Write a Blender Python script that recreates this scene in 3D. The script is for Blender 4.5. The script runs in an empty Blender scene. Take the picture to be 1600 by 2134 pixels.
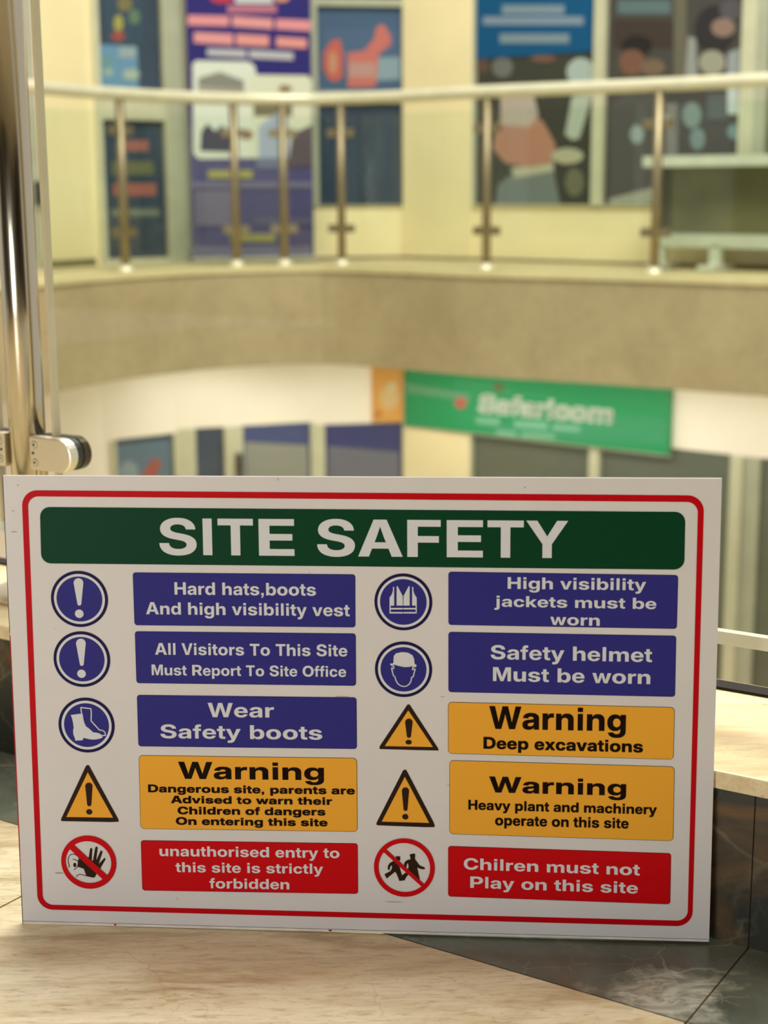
import bpy, bmesh, math, random
from mathutils import Vector, Matrix
from mathutils.geometry import tessellate_polygon, delaunay_2d_cdt

C = bpy.context.scene
COL = C.collection
random.seed(7)

# ------------------------------------------------------------------ camera, light, exposure
CAM_Z = 0.6366
PITCH = math.radians(11.9)
cam_d = bpy.data.cameras.new('camera')
cam = bpy.data.objects.new('camera', cam_d)
COL.objects.link(cam)
cam.location = (0, 0, CAM_Z)
cam.rotation_euler = (Matrix.Rotation(math.pi / 2 - PITCH, 3, 'X') @ Matrix.Rotation(math.radians(-0.3), 3, 'Z')).to_euler()
cam_d.sensor_fit = 'VERTICAL'
cam_d.sensor_height = 24.0
cam_d.sensor_width = 18.0
cam_d.lens = 3213.0 / 2134.0 * 24.0
cam_d.clip_start = 0.05
cam_d.dof.use_dof = True
cam_d.dof.focus_distance = 1.39
cam_d.dof.aperture_fstop = 4.0
C.camera = cam

C.view_settings.view_transform = 'Standard'
C.view_settings.look = 'None'
C.view_settings.gamma = 1.0
C.view_settings.use_curve_mapping = False
C.view_settings.exposure = 0.0
C.cycles.use_denoising = True
C.cycles.max_bounces = 10
C.cycles.transparent_max_bounces = 16

W_ENV, P_SKY, P_HALL, P_LOW = 0.70, 1020, 38, 16
world = bpy.data.worlds.new('daylight')
C.world = world
world.use_nodes = True
bg = world.node_tree.nodes['Background']
bg.inputs[0].default_value = (1.0, 0.965, 0.93, 1)
bg.inputs[1].default_value = W_ENV


def area_light(name, loc, size, power, color, target=None, turn=0.0):
    d = bpy.data.lights.new(name, 'AREA')
    d.shape = 'RECTANGLE'
    d.size, d.size_y = size
    d.energy = power
    d.color = color
    o = bpy.data.objects.new(name, d)
    COL.objects.link(o)
    o.location = loc
    if target is None:
        o.rotation_euler = (0, 0, turn)      # straight down, long side turned
    else:
        o.rotation_euler = (Vector(target) - Vector(loc)).to_track_quat('-Z', 'Y').to_euler()
    return o


area_light('atrium_skylight', (1.0, 4.6, 7.0), (4.5, 4.5), P_SKY, (1.0, 0.965, 0.90), (1.0, 4.6, 0.0))
# unseen fill lights, added to brighten the sign front and the shop fronts
area_light('hall_fill', (-1.9, -1.5, 0.62), (1.0, 0.8), P_HALL, (0.94, 0.97, 1.0), (0.0, 1.2, 0.2))
area_light('shop_front_fill', (-0.55, 9.95, -0.50), (1.6, 0.2), P_LOW * 0.72, (1.0, 0.97, 0.90))
area_light('shop_front_fill', (1.15, 9.25, -0.50), (2.6, 0.2), P_LOW * 1.15, (1.0, 0.97, 0.92), None, math.radians(-38))


# ------------------------------------------------------------------ materials
def lin(c):
    r = []
    for v in c:
        v /= 255.0
        r.append(v / 12.92 if v <= 0.04045 else ((v + 0.055) / 1.055) ** 2.4)
    return (r[0], r[1], r[2], 1.0)


def new_mat(name):
    m = bpy.data.materials.new(name)
    m.use_nodes = True
    return m, m.node_tree, m.node_tree.nodes['Principled BSDF']


def mat(name, rgb, rough=0.5, metal=0.0, spec=0.5, vary=0.0, scale=8.0, bump=0.0):
    m, nt, b = new_mat(name)
    b.inputs['Base Color'].default_value = lin(rgb)
    b.inputs['Roughness'].default_value = rough
    b.inputs['Metallic'].default_value = metal
    b.inputs['Specular IOR Level'].default_value = spec
    if vary or bump:
        tc = nt.nodes.new('ShaderNodeTexCoord')
        n = nt.nodes.new('ShaderNodeTexNoise')
        n.inputs['Scale'].default_value = scale
        n.inputs['Detail'].default_value = 5
        nt.links.new(tc.outputs['Object'], n.inputs['Vector'])
        if vary:
            r = nt.nodes.new('ShaderNodeValToRGB')
            a = lin([max(0, v * (1 - vary)) for v in rgb])
            z = lin([min(255, v * (1 + vary)) for v in rgb])
            r.color_ramp.elements[0].position = 0.3
            r.color_ramp.elements[1].position = 0.7
            r.color_ramp.elements[0].color = a
            r.color_ramp.elements[1].color = z
            nt.links.new(n.outputs['Fac'], r.inputs['Fac'])
            nt.links.new(r.outputs['Color'], b.inputs['Base Color'])
        if bump:
            bp = nt.nodes.new('ShaderNodeBump')
            bp.inputs['Strength'].default_value = bump
            bp.inputs['Distance'].default_value = 0.002
            nt.links.new(n.outputs['Fac'], bp.inputs['Height'])
            nt.links.new(bp.outputs['Normal'], b.inputs['Normal'])
    return m


class NT:
    """tiny helper to chain shader nodes"""
    def __init__(self, nt):
        self.nt = nt

    def node(self, kind, **kw):
        n = self.nt.nodes.new(kind)
        for k, v in kw.items():
            if k.startswith('in_'):
                n.inputs[int(k[3:]) if k[3:].isdigit() else k[3:].replace('_', ' ')].default_value = v
            else:
                setattr(n, k, v)
        return n

    def link(self, a, b):
        self.nt.links.new(a, b)

    def ramp(self, fac, stops, interp='LINEAR'):
        r = self.nt.nodes.new('ShaderNodeValToRGB')
        cr = r.color_ramp
        cr.interpolation = interp
        while len(cr.elements) < len(stops):
            cr.elements.new(0.5)
        for e, (p, c) in zip(cr.elements, stops):
            e.position = p
            e.color = c
        self.link(fac, r.inputs['Fac'])
        return r.outputs['Color']

    def noise(self, vec, scale, detail=5.0, rough=0.55, dist=0.0):
        n = self.nt.nodes.new('ShaderNodeTexNoise')
        n.inputs['Scale'].default_value = scale
        n.inputs['Detail'].default_value = detail
        n.inputs['Roughness'].default_value = rough
        n.inputs['Distortion'].default_value = dist
        self.link(vec, n.inputs['Vector'])
        return n.outputs['Fac']

    def mapping(self, vec, scale=(1, 1, 1), rot=(0, 0, 0), loc=(0, 0, 0)):
        m = self.nt.nodes.new('ShaderNodeMapping')
        m.inputs['Scale'].default_value = scale
        m.inputs['Rotation'].default_value = rot
        m.inputs['Location'].default_value = loc
        self.link(vec, m.inputs['Vector'])
        return m.outputs['Vector']

    def cracks(self, vec, scale, width, strength, off=0.0, warp=0.35):
        n = self.nt.nodes.new('ShaderNodeTexNoise')
        n.inputs['Scale'].default_value = scale * 1.3
        n.inputs['Detail'].default_value = 6
        self.link(vec, n.inputs['Vector'])
        m = self.nt.nodes.new('ShaderNodeVectorMath')
        m.operation = 'MULTIPLY_ADD'
        self.link(n.outputs['Color'], m.inputs[0])
        m.inputs[1].default_value = (warp / scale * 1.6,) * 3
        self.link(self.mapping(vec, (1, 1, 1), (0.3, 0.2, 0.6), (off, off * 0.7, off * 1.3)), m.inputs[2])
        v = self.nt.nodes.new('ShaderNodeTexVoronoi')
        v.feature = 'DISTANCE_TO_EDGE'
        v.inputs['Scale'].default_value = scale
        self.link(m.outputs[0], v.inputs['Vector'])
        return self.ramp(v.outputs['Distance'], [(0.0, (strength,) * 3 + (1,)), (width, K0)])

    def mix(self, fac, a, b, mode='MIX'):
        m = self.nt.nodes.new('ShaderNodeMix')
        m.data_type = 'RGBA'
        m.blend_type = mode
        for val, idx in ((fac, 0), (a, 6), (b, 7)):
            if hasattr(val, 'is_output'):
                self.link(val, m.inputs[idx])
            else:
                m.inputs[idx].default_value = val
        return m.outputs[2]

    def math(self, op, a, b=0.0):
        m = self.nt.nodes.new('ShaderNodeMath')
        m.operation = op
        for val, idx in ((a, 0), (b, 1)):
            if hasattr(val, 'is_output'):
                self.link(val, m.inputs[idx])
            else:
                m.inputs[idx].default_value = val
        return m.outputs[0]


W1 = (1, 1, 1, 1)
K0 = (0, 0, 0, 1)


def beige_marble(name, light=(234, 222, 192), mid=(218, 202, 168), dark=(164, 136, 98), rough=0.28):
    m, nt, b = new_mat(name)
    h = NT(nt)
    co = h.node('ShaderNodeTexCoord').outputs['Object']
    v1 = h.mapping(co, (5.0, 24.0, 24.0), (0, 0, math.radians(-6)))
    big = h.noise(v1, 1.0, 7, 0.62, 0.6)
    col = h.ramp(big, [(0.32, lin(dark)), (0.48, lin(mid)), (0.62, lin(light)), (0.85, lin(light))])
    v2 = h.mapping(co, (38.0, 210.0, 210.0), (0, 0, math.radians(-4)))
    fine = h.noise(v2, 1.0, 7, 0.75, 0.5)
    col = h.mix(h.ramp(fine, [(0.50, K0), (0.68, (0.75, 0.75, 0.75, 1))]), col, lin(dark))
    lt = h.noise(h.mapping(co, (26.0, 120.0, 120.0), (0, 0, 0), (3, 5, 1)), 1.0, 6, 0.7, 0.3)
    col = h.mix(h.ramp(lt, [(0.55, K0), (0.72, (0.5, 0.5, 0.5, 1))]), col, lin(light))
    # soft cloudy tint
    cl = h.noise(co, 4.0, 3, 0.5)
    col = h.mix(h.ramp(cl, [(0.4, K0), (0.75, (0.35, 0.35, 0.35, 1))]), col, lin((216, 186, 150)))
    # a few thin brown hair cracks
    vein = h.cracks(co, 6.0, 0.010, 0.4, 2.0, 0.6)
    gate = h.ramp(h.noise(co, 3.4, 2, 0.5), [(0.53, K0), (0.62, W1)])
    col = h.mix(h.math('MULTIPLY', vein, gate), col, lin((168, 134, 92)))
    # tiny pits
    sp = h.noise(h.mapping(co, (1, 1.9, 1.9)), 150.0, 3, 0.55)
    gp = h.ramp(h.noise(h.mapping(co, (2, 9, 9)), 2.2, 3, 0.6), [(0.44, K0), (0.62, W1)])
    col = h.mix(h.math('MULTIPLY', h.ramp(sp, [(0.64, K0), (0.70, (0.7, 0.7, 0.7, 1))]), gp), col, lin((128, 98, 72)))
    nt.links.new(col, b.inputs['Base Color'])
    b.inputs['Roughness'].default_value = rough
    b.inputs['Specular IOR Level'].default_value = 0.4
    return m


def dark_marble(name, base=(106, 110, 98), deep=(72, 74, 64), brown=(112, 82, 44), vein=(176, 176, 160), amount=0.25, rough=0.25, patch=None):
    m, nt, b = new_mat(name)
    h = NT(nt)
    co = h.node('ShaderNodeTexCoord').outputs['Object']
    cl = h.noise(co, 7.0, 6, 0.6, 0.5)
    col = h.ramp(cl, [(0.32, lin(deep)), (0.62, lin(base)), (0.8, lin([v * 1.25 for v in base]))])
    br = h.noise(h.mapping(co, (1, 1, 2.2), (0.4, 0.2, 0.5), (3.1, 0.7, 1.9)), 5.0, 5, 0.6, 1.0)
    col = h.mix(h.ramp(br, [(0.56, K0), (0.72, (amount * 3, amount * 3, amount * 3, 1))]), col, lin(brown))
    # milky cloud patches
    pk = h.noise(h.mapping(co, (1.0, 1.0, 1.0), (0, 0, 0.5), (5.3, 1.2, 0.4)), 4.2, 8, 0.68, 1.2)
    col = h.mix(h.ramp(pk, [(0.60, K0), (0.82, (0.55, 0.55, 0.55, 1))]), col, lin(vein))
    if patch:
        # one big milky splash with a frayed outline
        d = h.mapping(co, (1 / 0.062, 1 / 0.05, 1), (0, 0, 0), (-patch[0] / 0.062, -patch[1] / 0.05, 0))
        sg = h.node('ShaderNodeTexGradient', gradient_type='SPHERICAL')
        wob = h.node('ShaderNodeTexNoise')
        wob.inputs['Scale'].default_value = 30.0
        wob.inputs['Detail'].default_value = 7
        h.link(co, wob.inputs['Vector'])
        off = h.node('ShaderNodeVectorMath', operation='MULTIPLY_ADD')
        h.link(wob.outputs['Color'], off.inputs[0])
        off.inputs[1].default_value = (2.2, 2.2, 0)
        h.link(d, off.inputs[2])
        off2 = h.node('ShaderNodeVectorMath', operation='SUBTRACT')
        h.link(off.outputs[0], off2.inputs[0])
        off2.inputs[1].default_value = (1.1, 1.1, 0)
        h.link(off2.outputs[0], sg.inputs[0])
        fray = h.noise(h.mapping(co, (26, 62, 1), (0, 0, math.radians(-24))), 1.0, 9, 0.72, 1.4)
        sp_ = h.math('MULTIPLY', h.ramp(sg.outputs['Fac'], [(0.02, K0), (0.55, W1)]), h.ramp(fray, [(0.34, K0), (0.58, (0.92, 0.92, 0.92, 1))]))
        col = h.mix(sp_, col, lin((186, 182, 166)))
    # veins: fine cracks in three sizes, only here and there
    for sc, wd, st, off in ((6.0, 0.020, 0.62, 0.0), (13.0, 0.024, 0.42, 7.0), (30.0, 0.03, 0.25, 3.0)):
        vv = h.cracks(co, sc, wd, st, off)
        gt = h.ramp(h.noise(h.mapping(co, (1, 1, 1), (0, 0, 0), (off + 2, 1, 4)), sc * 0.7, 2), [(0.47, K0), (0.60, W1)])
        col = h.mix(h.math('MULTIPLY', vv, gt), col, lin(vein))
    nt.links.new(col, b.inputs['Base Color'])
    b.inputs['Roughness'].default_value = rough
    b.inputs['Specular IOR Level'].default_value = 0.45
    return m


def stone_cladding(name, a, z, rough=0.5):
    m, nt, b = new_mat(name)
    h = NT(nt)
    co = h.node('ShaderNodeTexCoord').outputs['Object']
    n1 = h.noise(co, 3.0, 6, 0.6, 0.4)
    col = h.ramp(n1, [(0.3, lin(a)), (0.7, lin(z))])
    n2 = h.noise(co, 22.0, 4, 0.6)
    col = h.mix(h.ramp(n2, [(0.45, K0), (0.8, (0.3, 0.3, 0.3, 1))]), col, lin([v * 0.8 for v in a]))
    nt.links.new(col, b.inputs['Base Color'])
    b.inputs['Roughness'].default_value = rough
    return m


def clear_glass(name, tint=(0.94, 0.97, 0.94), refl=1.0, rough=0.0):
    """thin clear pane: see-through with a fresnel mirror"""
    m, nt, b = new_mat(name)
    nt.nodes.remove(b)
    h = NT(nt)
    out = nt.nodes['Material Output']
    tr = h.node('ShaderNodeBsdfTransparent')
    tr.inputs[0].default_value = (*tint, 1)
    gl = h.node('ShaderNodeBsdfGlossy')
    gl.inputs['Roughness'].default_value = rough
    gl.inputs[0].default_value = (refl, refl, refl, 1)
    fr = h.node('ShaderNodeFresnel')
    fr.inputs[0].default_value = 1.45
    mx = h.node('ShaderNodeMixShader')
    ge = h.node('ShaderNodeNewGeometry')
    h.link(h.math('MULTIPLY', fr.outputs[0], h.math('SUBTRACT', 1.0, ge.outputs['Backfacing'])), mx.inputs[0])
    h.link(tr.outputs[0], mx.inputs[1])
    h.link(gl.outputs[0], mx.inputs[2])
    h.link(mx.outputs[0], out.inputs[0])
    return m


def brushed_steel(name, rgb=(176, 168, 150), rough=0.28):
    m, nt, b = new_mat(name)
    h = NT(nt)
    co = h.node('ShaderNodeTexCoord').outputs['Object']
    n = h.noise(h.mapping(co, (120, 120, 3)), 1.0, 4, 0.6)
    r = h.ramp(n, [(0.3, (rough - 0.08,) * 3 + (1,)), (0.7, (rough + 0.1,) * 3 + (1,))])
    nt.links.new(r, b.inputs['Roughness'])
    b.inputs['Base Color'].default_value = lin(rgb)
    b.inputs['Metallic'].default_value = 1.0
    return m


def scuffed_white(name, rgb):
    m, nt, b = new_mat(name)
    h = NT(nt)
    co = h.node('ShaderNodeTexCoord').outputs['Object']
    n = h.noise(co, 10.0, 5, 0.6)
    col = h.ramp(n, [(0.3, lin([v * 0.975 for v in rgb])), (0.7, lin(rgb))])
    sp = h.noise(h.mapping(co, (1, 1, 1), (0, 0, 0), (4, 2, 9)), 55.0, 3, 0.55)
    gt = h.noise(h.mapping(co, (1, 1, 1), (0, 0, 0), (1, 7, 3)), 9.0, 2, 0.5)
    s = h.math('MULTIPLY', h.ramp(sp, [(0.70, K0), (0.74, (0.55, 0.55, 0.55, 1))]), h.ramp(gt, [(0.52, K0), (0.6, W1)]))
    col = h.mix(s, col, lin((130, 118, 108)))
    nt.links.new(col, b.inputs['Base Color'])
    b.inputs['Roughness'].default_value = 0.38
    b.inputs['Specular IOR Level'].default_value = 0.2
    return m


_flat = {}


def ink(rgb, rough=0.45, spec=0.10):
    k = (tuple(rgb), rough)
    if k not in _flat:
        _flat[k] = mat('print_%d_%d_%d' % tuple(rgb), rgb, rough, 0, spec)
    return _flat[k]


M = {
    'floor': beige_marble('beige_marble_floor'),
    'tread': beige_marble('beige_marble_tread', (238, 222, 182), (228, 208, 164), (204, 178, 132), 0.3),
    'grout': mat('brown_grout', (120, 92, 62), 0.8),
    'border': dark_marble('dark_green_marble', amount=0.12, patch=(0.222, 1.135)),
    'riser': dark_marble('dark_brown_green_marble', (44, 46, 34), (27, 28, 20), (106, 76, 40), (124, 118, 92), 0.33, 0.42),
    'edging': mat('black_edging', (34, 29, 23), 0.6, 0.0, 0.15, vary=0.1, scale=30),
    'board': scuffed_white('white_sign_board', (220, 216, 216)),
    'core': mat('board_core', (225, 216, 205), 0.6, vary=0.06, scale=40),
    'steel': brushed_steel('brushed_steel', (190, 180, 156), 0.16),
    'steel_dark': brushed_steel('dull_steel', (158, 144, 116), 0.5),
    'clampmetal': brushed_steel('clamp_steel', (236, 226, 204), 0.4),
    'clamp_dark_reflection': brushed_steel('clamp_steel_dark_reflection', (66, 58, 42), 0.3),  # clamp steel again, its dark reflections put into the colour
    'rubber': mat('black_rubber', (30, 26, 20), 0.5, vary=0.1),
    'glass': clear_glass('clear_glass'),
    'glassedge': mat('polished_glass_edge', (222, 224, 208), 0.15, vary=0.05),
    'glassside': mat('upright_glass_edge', (206, 194, 160), 0.25, vary=0.05),
    'wall': mat('cream_wall_paint', (241, 223, 177), 0.7, vary=0.02, scale=2.0),
    'bulkhead': mat('pale_cream_paint', (248, 236, 222), 0.7, vary=0.02, scale=2.0),
    'frame': mat('pale_aluminium_frame', (196, 192, 164), 0.45, vary=0.03),
    'frame_grey': mat('grey_aluminium_frame', (168, 168, 146), 0.45, vary=0.03),
    'pane_blue': mat('dark_blue_shop_glass', (52, 66, 84), 0.12, vary=0.08, scale=3),
    'pane_grey': mat('dark_grey_shop_glass', (92, 96, 80), 0.12, vary=0.06, scale=2),
    'pane_dark': mat('dark_shop_glass', (64, 62, 54), 0.15, vary=0.06, scale=2),
    'fascia': stone_cladding('beige_stone_cladding', (164, 146, 110), (180, 162, 124)),
    'nosing': stone_cladding('pale_stone_nosing', (204, 190, 140), (216, 202, 154)),
    'gallery_floor': stone_cladding('gallery_floor_stone', (196, 182, 136), (208, 194, 146)),
    'plinth': mat('dark_skirting', (112, 104, 70), 0.5, vary=0.06),
    'hall_wall': mat('dark_olive_hall_wall', (58, 52, 38), 0.7, vary=0.04, scale=2),
    'ceiling': mat('ceiling_paint', (216, 208, 186), 0.8, vary=0.02),
    'handrail': mat('pale_handrail', (222, 214, 186), 0.35, 0.25, vary=0.03),
    'white_metal': mat('white_powder_coat', (206, 208, 188), 0.4, vary=0.03),
    'olive': mat('olive_board', (116, 112, 78), 0.4, vary=0.12, scale=3),
    'olive_dark': mat('dark_olive_board', (74, 72, 46), 0.5, vary=0.08),
}
SIGN = {
    'white': ink((214, 216, 220)), 'blue': ink((48, 46, 128)), 'blue_edge': ink((26, 18, 70)),
    'yellow': ink((238, 170, 54)), 'red': ink((200, 0, 12)), 'red_edge': ink((110, 6, 14)),
    'green': ink((0, 60, 34)), 'ink': ink((44, 26, 14)), 'border': ink((190, 0, 14)),
}


# ------------------------------------------------------------------ mesh helpers
def fill_2d(loops, nonzero=False):
    """triangles filling flat outlines; holes by even-odd, or by winding number for lettering"""
    pts = [Vector(p) for l in loops for p in l]
    edges, o = [], 0
    for l in loops:
        edges += [(o + i, o + (i + 1) % len(l)) for i in range(len(l))]
        o += len(l)
    v, _, f, *_ = delaunay_2d_cdt(pts, edges, [], 0, 1e-5)
    keep = []
    for t in f:
        c = (v[t[0]] + v[t[1]] + v[t[2]]) / 3
        w = 0
        for l in loops:
            for i in range(len(l)):
                (ax, ay), (bx, by) = l[i - 1], l[i]
                if (ay <= c.y) != (by <= c.y):
                    if ax + (c.y - ay) / (by - ay) * (bx - ax) > c.x:
                        w += 1 if by > ay else -1
        if (w != 0) if nonzero else (w % 2):
            keep.append(tuple(t))
    return [(p.x, p.y) for p in v], keep


class MB:
    def __init__(self):
        self.v, self.f, self.m, self.s, self.mats = [], [], [], [], []

    def mi(self, material):
        if material not in self.mats:
            self.mats.append(material)
        return self.mats.index(material)

    def add(self, vs, fs, material, smooth=False):
        o = len(self.v)
        self.v += [tuple(p) for p in vs]
        k = self.mi(material)
        for f in fs:
            self.f.append([i + o for i in f])
            self.m.append(k)
            self.s.append(smooth)

    def box(self, lo, hi, material, fr=None):
        x0, y0, z0 = lo
        x1, y1, z1 = hi
        vs = [(x, y, z) for z in (z0, z1) for y in (y0, y1) for x in (x0, x1)]
        if fr:
            vs = [fr(*p) for p in vs]
        self.add(vs, [(0, 2, 3, 1), (4, 5, 7, 6), (0, 1, 5, 4), (2, 6, 7, 3), (0, 4, 6, 2), (1, 3, 7, 5)], material)

    def rbox(self, lo, hi, r, material, fr=None):
        """box whose outline in its first two axes has rounded corners, extruded along the third"""
        pts = rounded([(lo[0], lo[1]), (hi[0], lo[1]), (hi[0], hi[1]), (lo[0], hi[1])], r, 5)
        self.prism(pts, lo[2], hi[2], material, fr)

    def prism(self, pts, a, b, material, fr=None, side=None, holes=()):
        loops = [list(pts)] + [list(h) for h in holes]
        flat = [p for l in loops for p in l]
        tri = tessellate_polygon([[Vector((x, y, 0)) for x, y in l] for l in loops])
        n = len(flat)
        vs = [(x, y, a) for x, y in flat] + [(x, y, b) for x, y in flat]
        if fr:
            vs = [fr(*p) for p in vs]
        self.add(vs, [tuple(t) for t in tri] + [tuple(i + n for i in reversed(t)) for t in tri], material)
        o = 0
        sf = []
        for l in loops:
            k = len(l)
            sf += [(o + i, o + (i + 1) % k, n + o + (i + 1) % k, n + o + i) for i in range(k)]
            o += k
        self.add(vs, sf, side or material)

    def flat(self, loops, fn, material):
        """one filled flat outline (first loop) with holes; fn maps 2D to 3D"""
        pts, tri = fill_2d(loops)
        self.add([fn(*p) for p in pts], tri, material)

    def tube(self, path, r, material, n=16, caps=True, smooth=True):
        P = [Vector(p) for p in path]
        rings = []
        up = None
        for i, p in enumerate(P):
            t = (P[min(i + 1, len(P) - 1)] - P[max(i - 1, 0)]).normalized()
            if up is None:
                up = Vector((0, 0, 1)) if abs(t.z) < 0.9 else Vector((1, 0, 0))
            a = t.cross(up).normalized()
            c = a.cross(t).normalized()
            rings.append([p + r * (math.cos(2 * math.pi * k / n) * a + math.sin(2 * math.pi * k / n) * c) for k in range(n)])
        vs = [q for ring in rings for q in ring]
        fs = []
        for i in range(len(P) - 1):
            for k in range(n):
                fs.append((i * n + k, i * n + (k + 1) % n, (i + 1) * n + (k + 1) % n, (i + 1) * n + k))
        self.add(vs, fs, material, smooth)
        if caps:
            self.add(rings[0], [tuple(reversed(range(n)))], material)
            self.add(rings[-1], [tuple(range(n))], material)

    def lathe(self, prof, material, fr=None, n=24, smooth=True):
        vs = []
        for r, z in prof:
            for k in range(n):
                p = (r * math.cos(2 * math.pi * k / n), r * math.sin(2 * math.pi * k / n), z)
                vs.append(fr(*p) if fr else p)
        fs = []
        for i in range(len(prof) - 1):
            for k in range(n):
                fs.append((i * n + k, i * n + (k + 1) % n, (i + 1) * n + (k + 1) % n, (i + 1) * n + k))
        self.add(vs, fs, material, smooth)
        self.add(vs[:n], [tuple(reversed(range(n)))], material)
        self.add(vs[-n:], [tuple(range(n))], material)

    def build(self, name, parent=None, world=True, fix=True):
        me = bpy.data.meshes.new(name)
        vs = self.v
        o = bpy.data.objects.new(name, me)
        COL.objects.link(o)
        if parent is not None:
            o.parent = parent
            if world:
                off = Vector(world_of(parent))
                vs = [tuple(Vector(p) - off) for p in vs]
        me.from_pydata(vs, [], self.f)
        for mt in self.mats:
            me.materials.append(mt)
        for p, k, s in zip(me.polygons, self.m, self.s):
            p.material_index = k
            p.use_smooth = s
        if fix:
            bm = bmesh.new()
            bm.from_mesh(me)
            bmesh.ops.remove_doubles(bm, verts=bm.verts, dist=1e-6)
            bmesh.ops.recalc_face_normals(bm, faces=bm.faces)
            bm.to_mesh(me)
            bm.free()
        me.update()
        return o


def world_of(o):
    p = Vector((0, 0, 0))
    while o is not None:
        p += o.location
        o = o.parent
    return p


def empty(name, loc, label=None, cat=None, group=None, kind=None):
    o = bpy.data.objects.new(name, None)
    o.empty_display_size = 0.1
    COL.objects.link(o)
    o.location = loc
    return tag(o, label, cat, group, kind)


def tag(o, label=None, cat=None, group=None, kind=None):
    if label:
        o['label'] = label
    if cat:
        o['category'] = cat
    if group:
        o['group'] = group
    if kind:
        o['kind'] = kind
    return o


def rounded(pts, r, n=6):
    """round every corner of a polygon"""
    out = []
    k = len(pts)
    for i in range(k):
        p = Vector(pts[i])
        a = (Vector(pts[i - 1]) - p).normalized()
        b = (Vector(pts[(i + 1) % k]) - p).normalized()
        s, e = p + a * r, p + b * r
        for j in range(n + 1):
            t = j / n
            # circular-like corner by a quadratic with a weight
            w = 0.7071
            q = ((1 - t) ** 2 * s + 2 * w * t * (1 - t) * p + t * t * e) / ((1 - t) ** 2 + 2 * w * t * (1 - t) + t * t)
            out.append((q.x, q.y))
    return out


def ellipse(cx, cy, rx, ry, n=48):
    return [(cx + rx * math.cos(2 * math.pi * i / n), cy + ry * math.sin(2 * math.pi * i / n)) for i in range(n)]


def smooth_curve(pts, per=6):
    out = []
    for i in range(len(pts) - 1):
        p0, p1, p2, p3 = (Vector(pts[max(i - 1, 0)]), Vector(pts[i]), Vector(pts[i + 1]), Vector(pts[min(i + 2, len(pts) - 1)]))
        for j in range(per):
            t = j / per
            q = 0.5 * ((2 * p1) + (p2 - p0) * t + (2 * p0 - 5 * p1 + 4 * p2 - p3) * t * t + (3 * p1 - p0 - 3 * p2 + p3) * t ** 3)
            out.append((q.x, q.y))
    out.append(tuple(pts[-1]))
    return out


def offset_curve(pts, d):
    """shift an open polyline sideways by d (positive: to its left)"""
    out = []
    for i in range(len(pts)):
        a, b = Vector(pts[max(i - 1, 0)]), Vector(pts[min(i + 1, len(pts) - 1)])
        t = (b - a).normalized()
        out.append((pts[i][0] - t.y * d, pts[i][1] + t.x * d))
    return out


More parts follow.
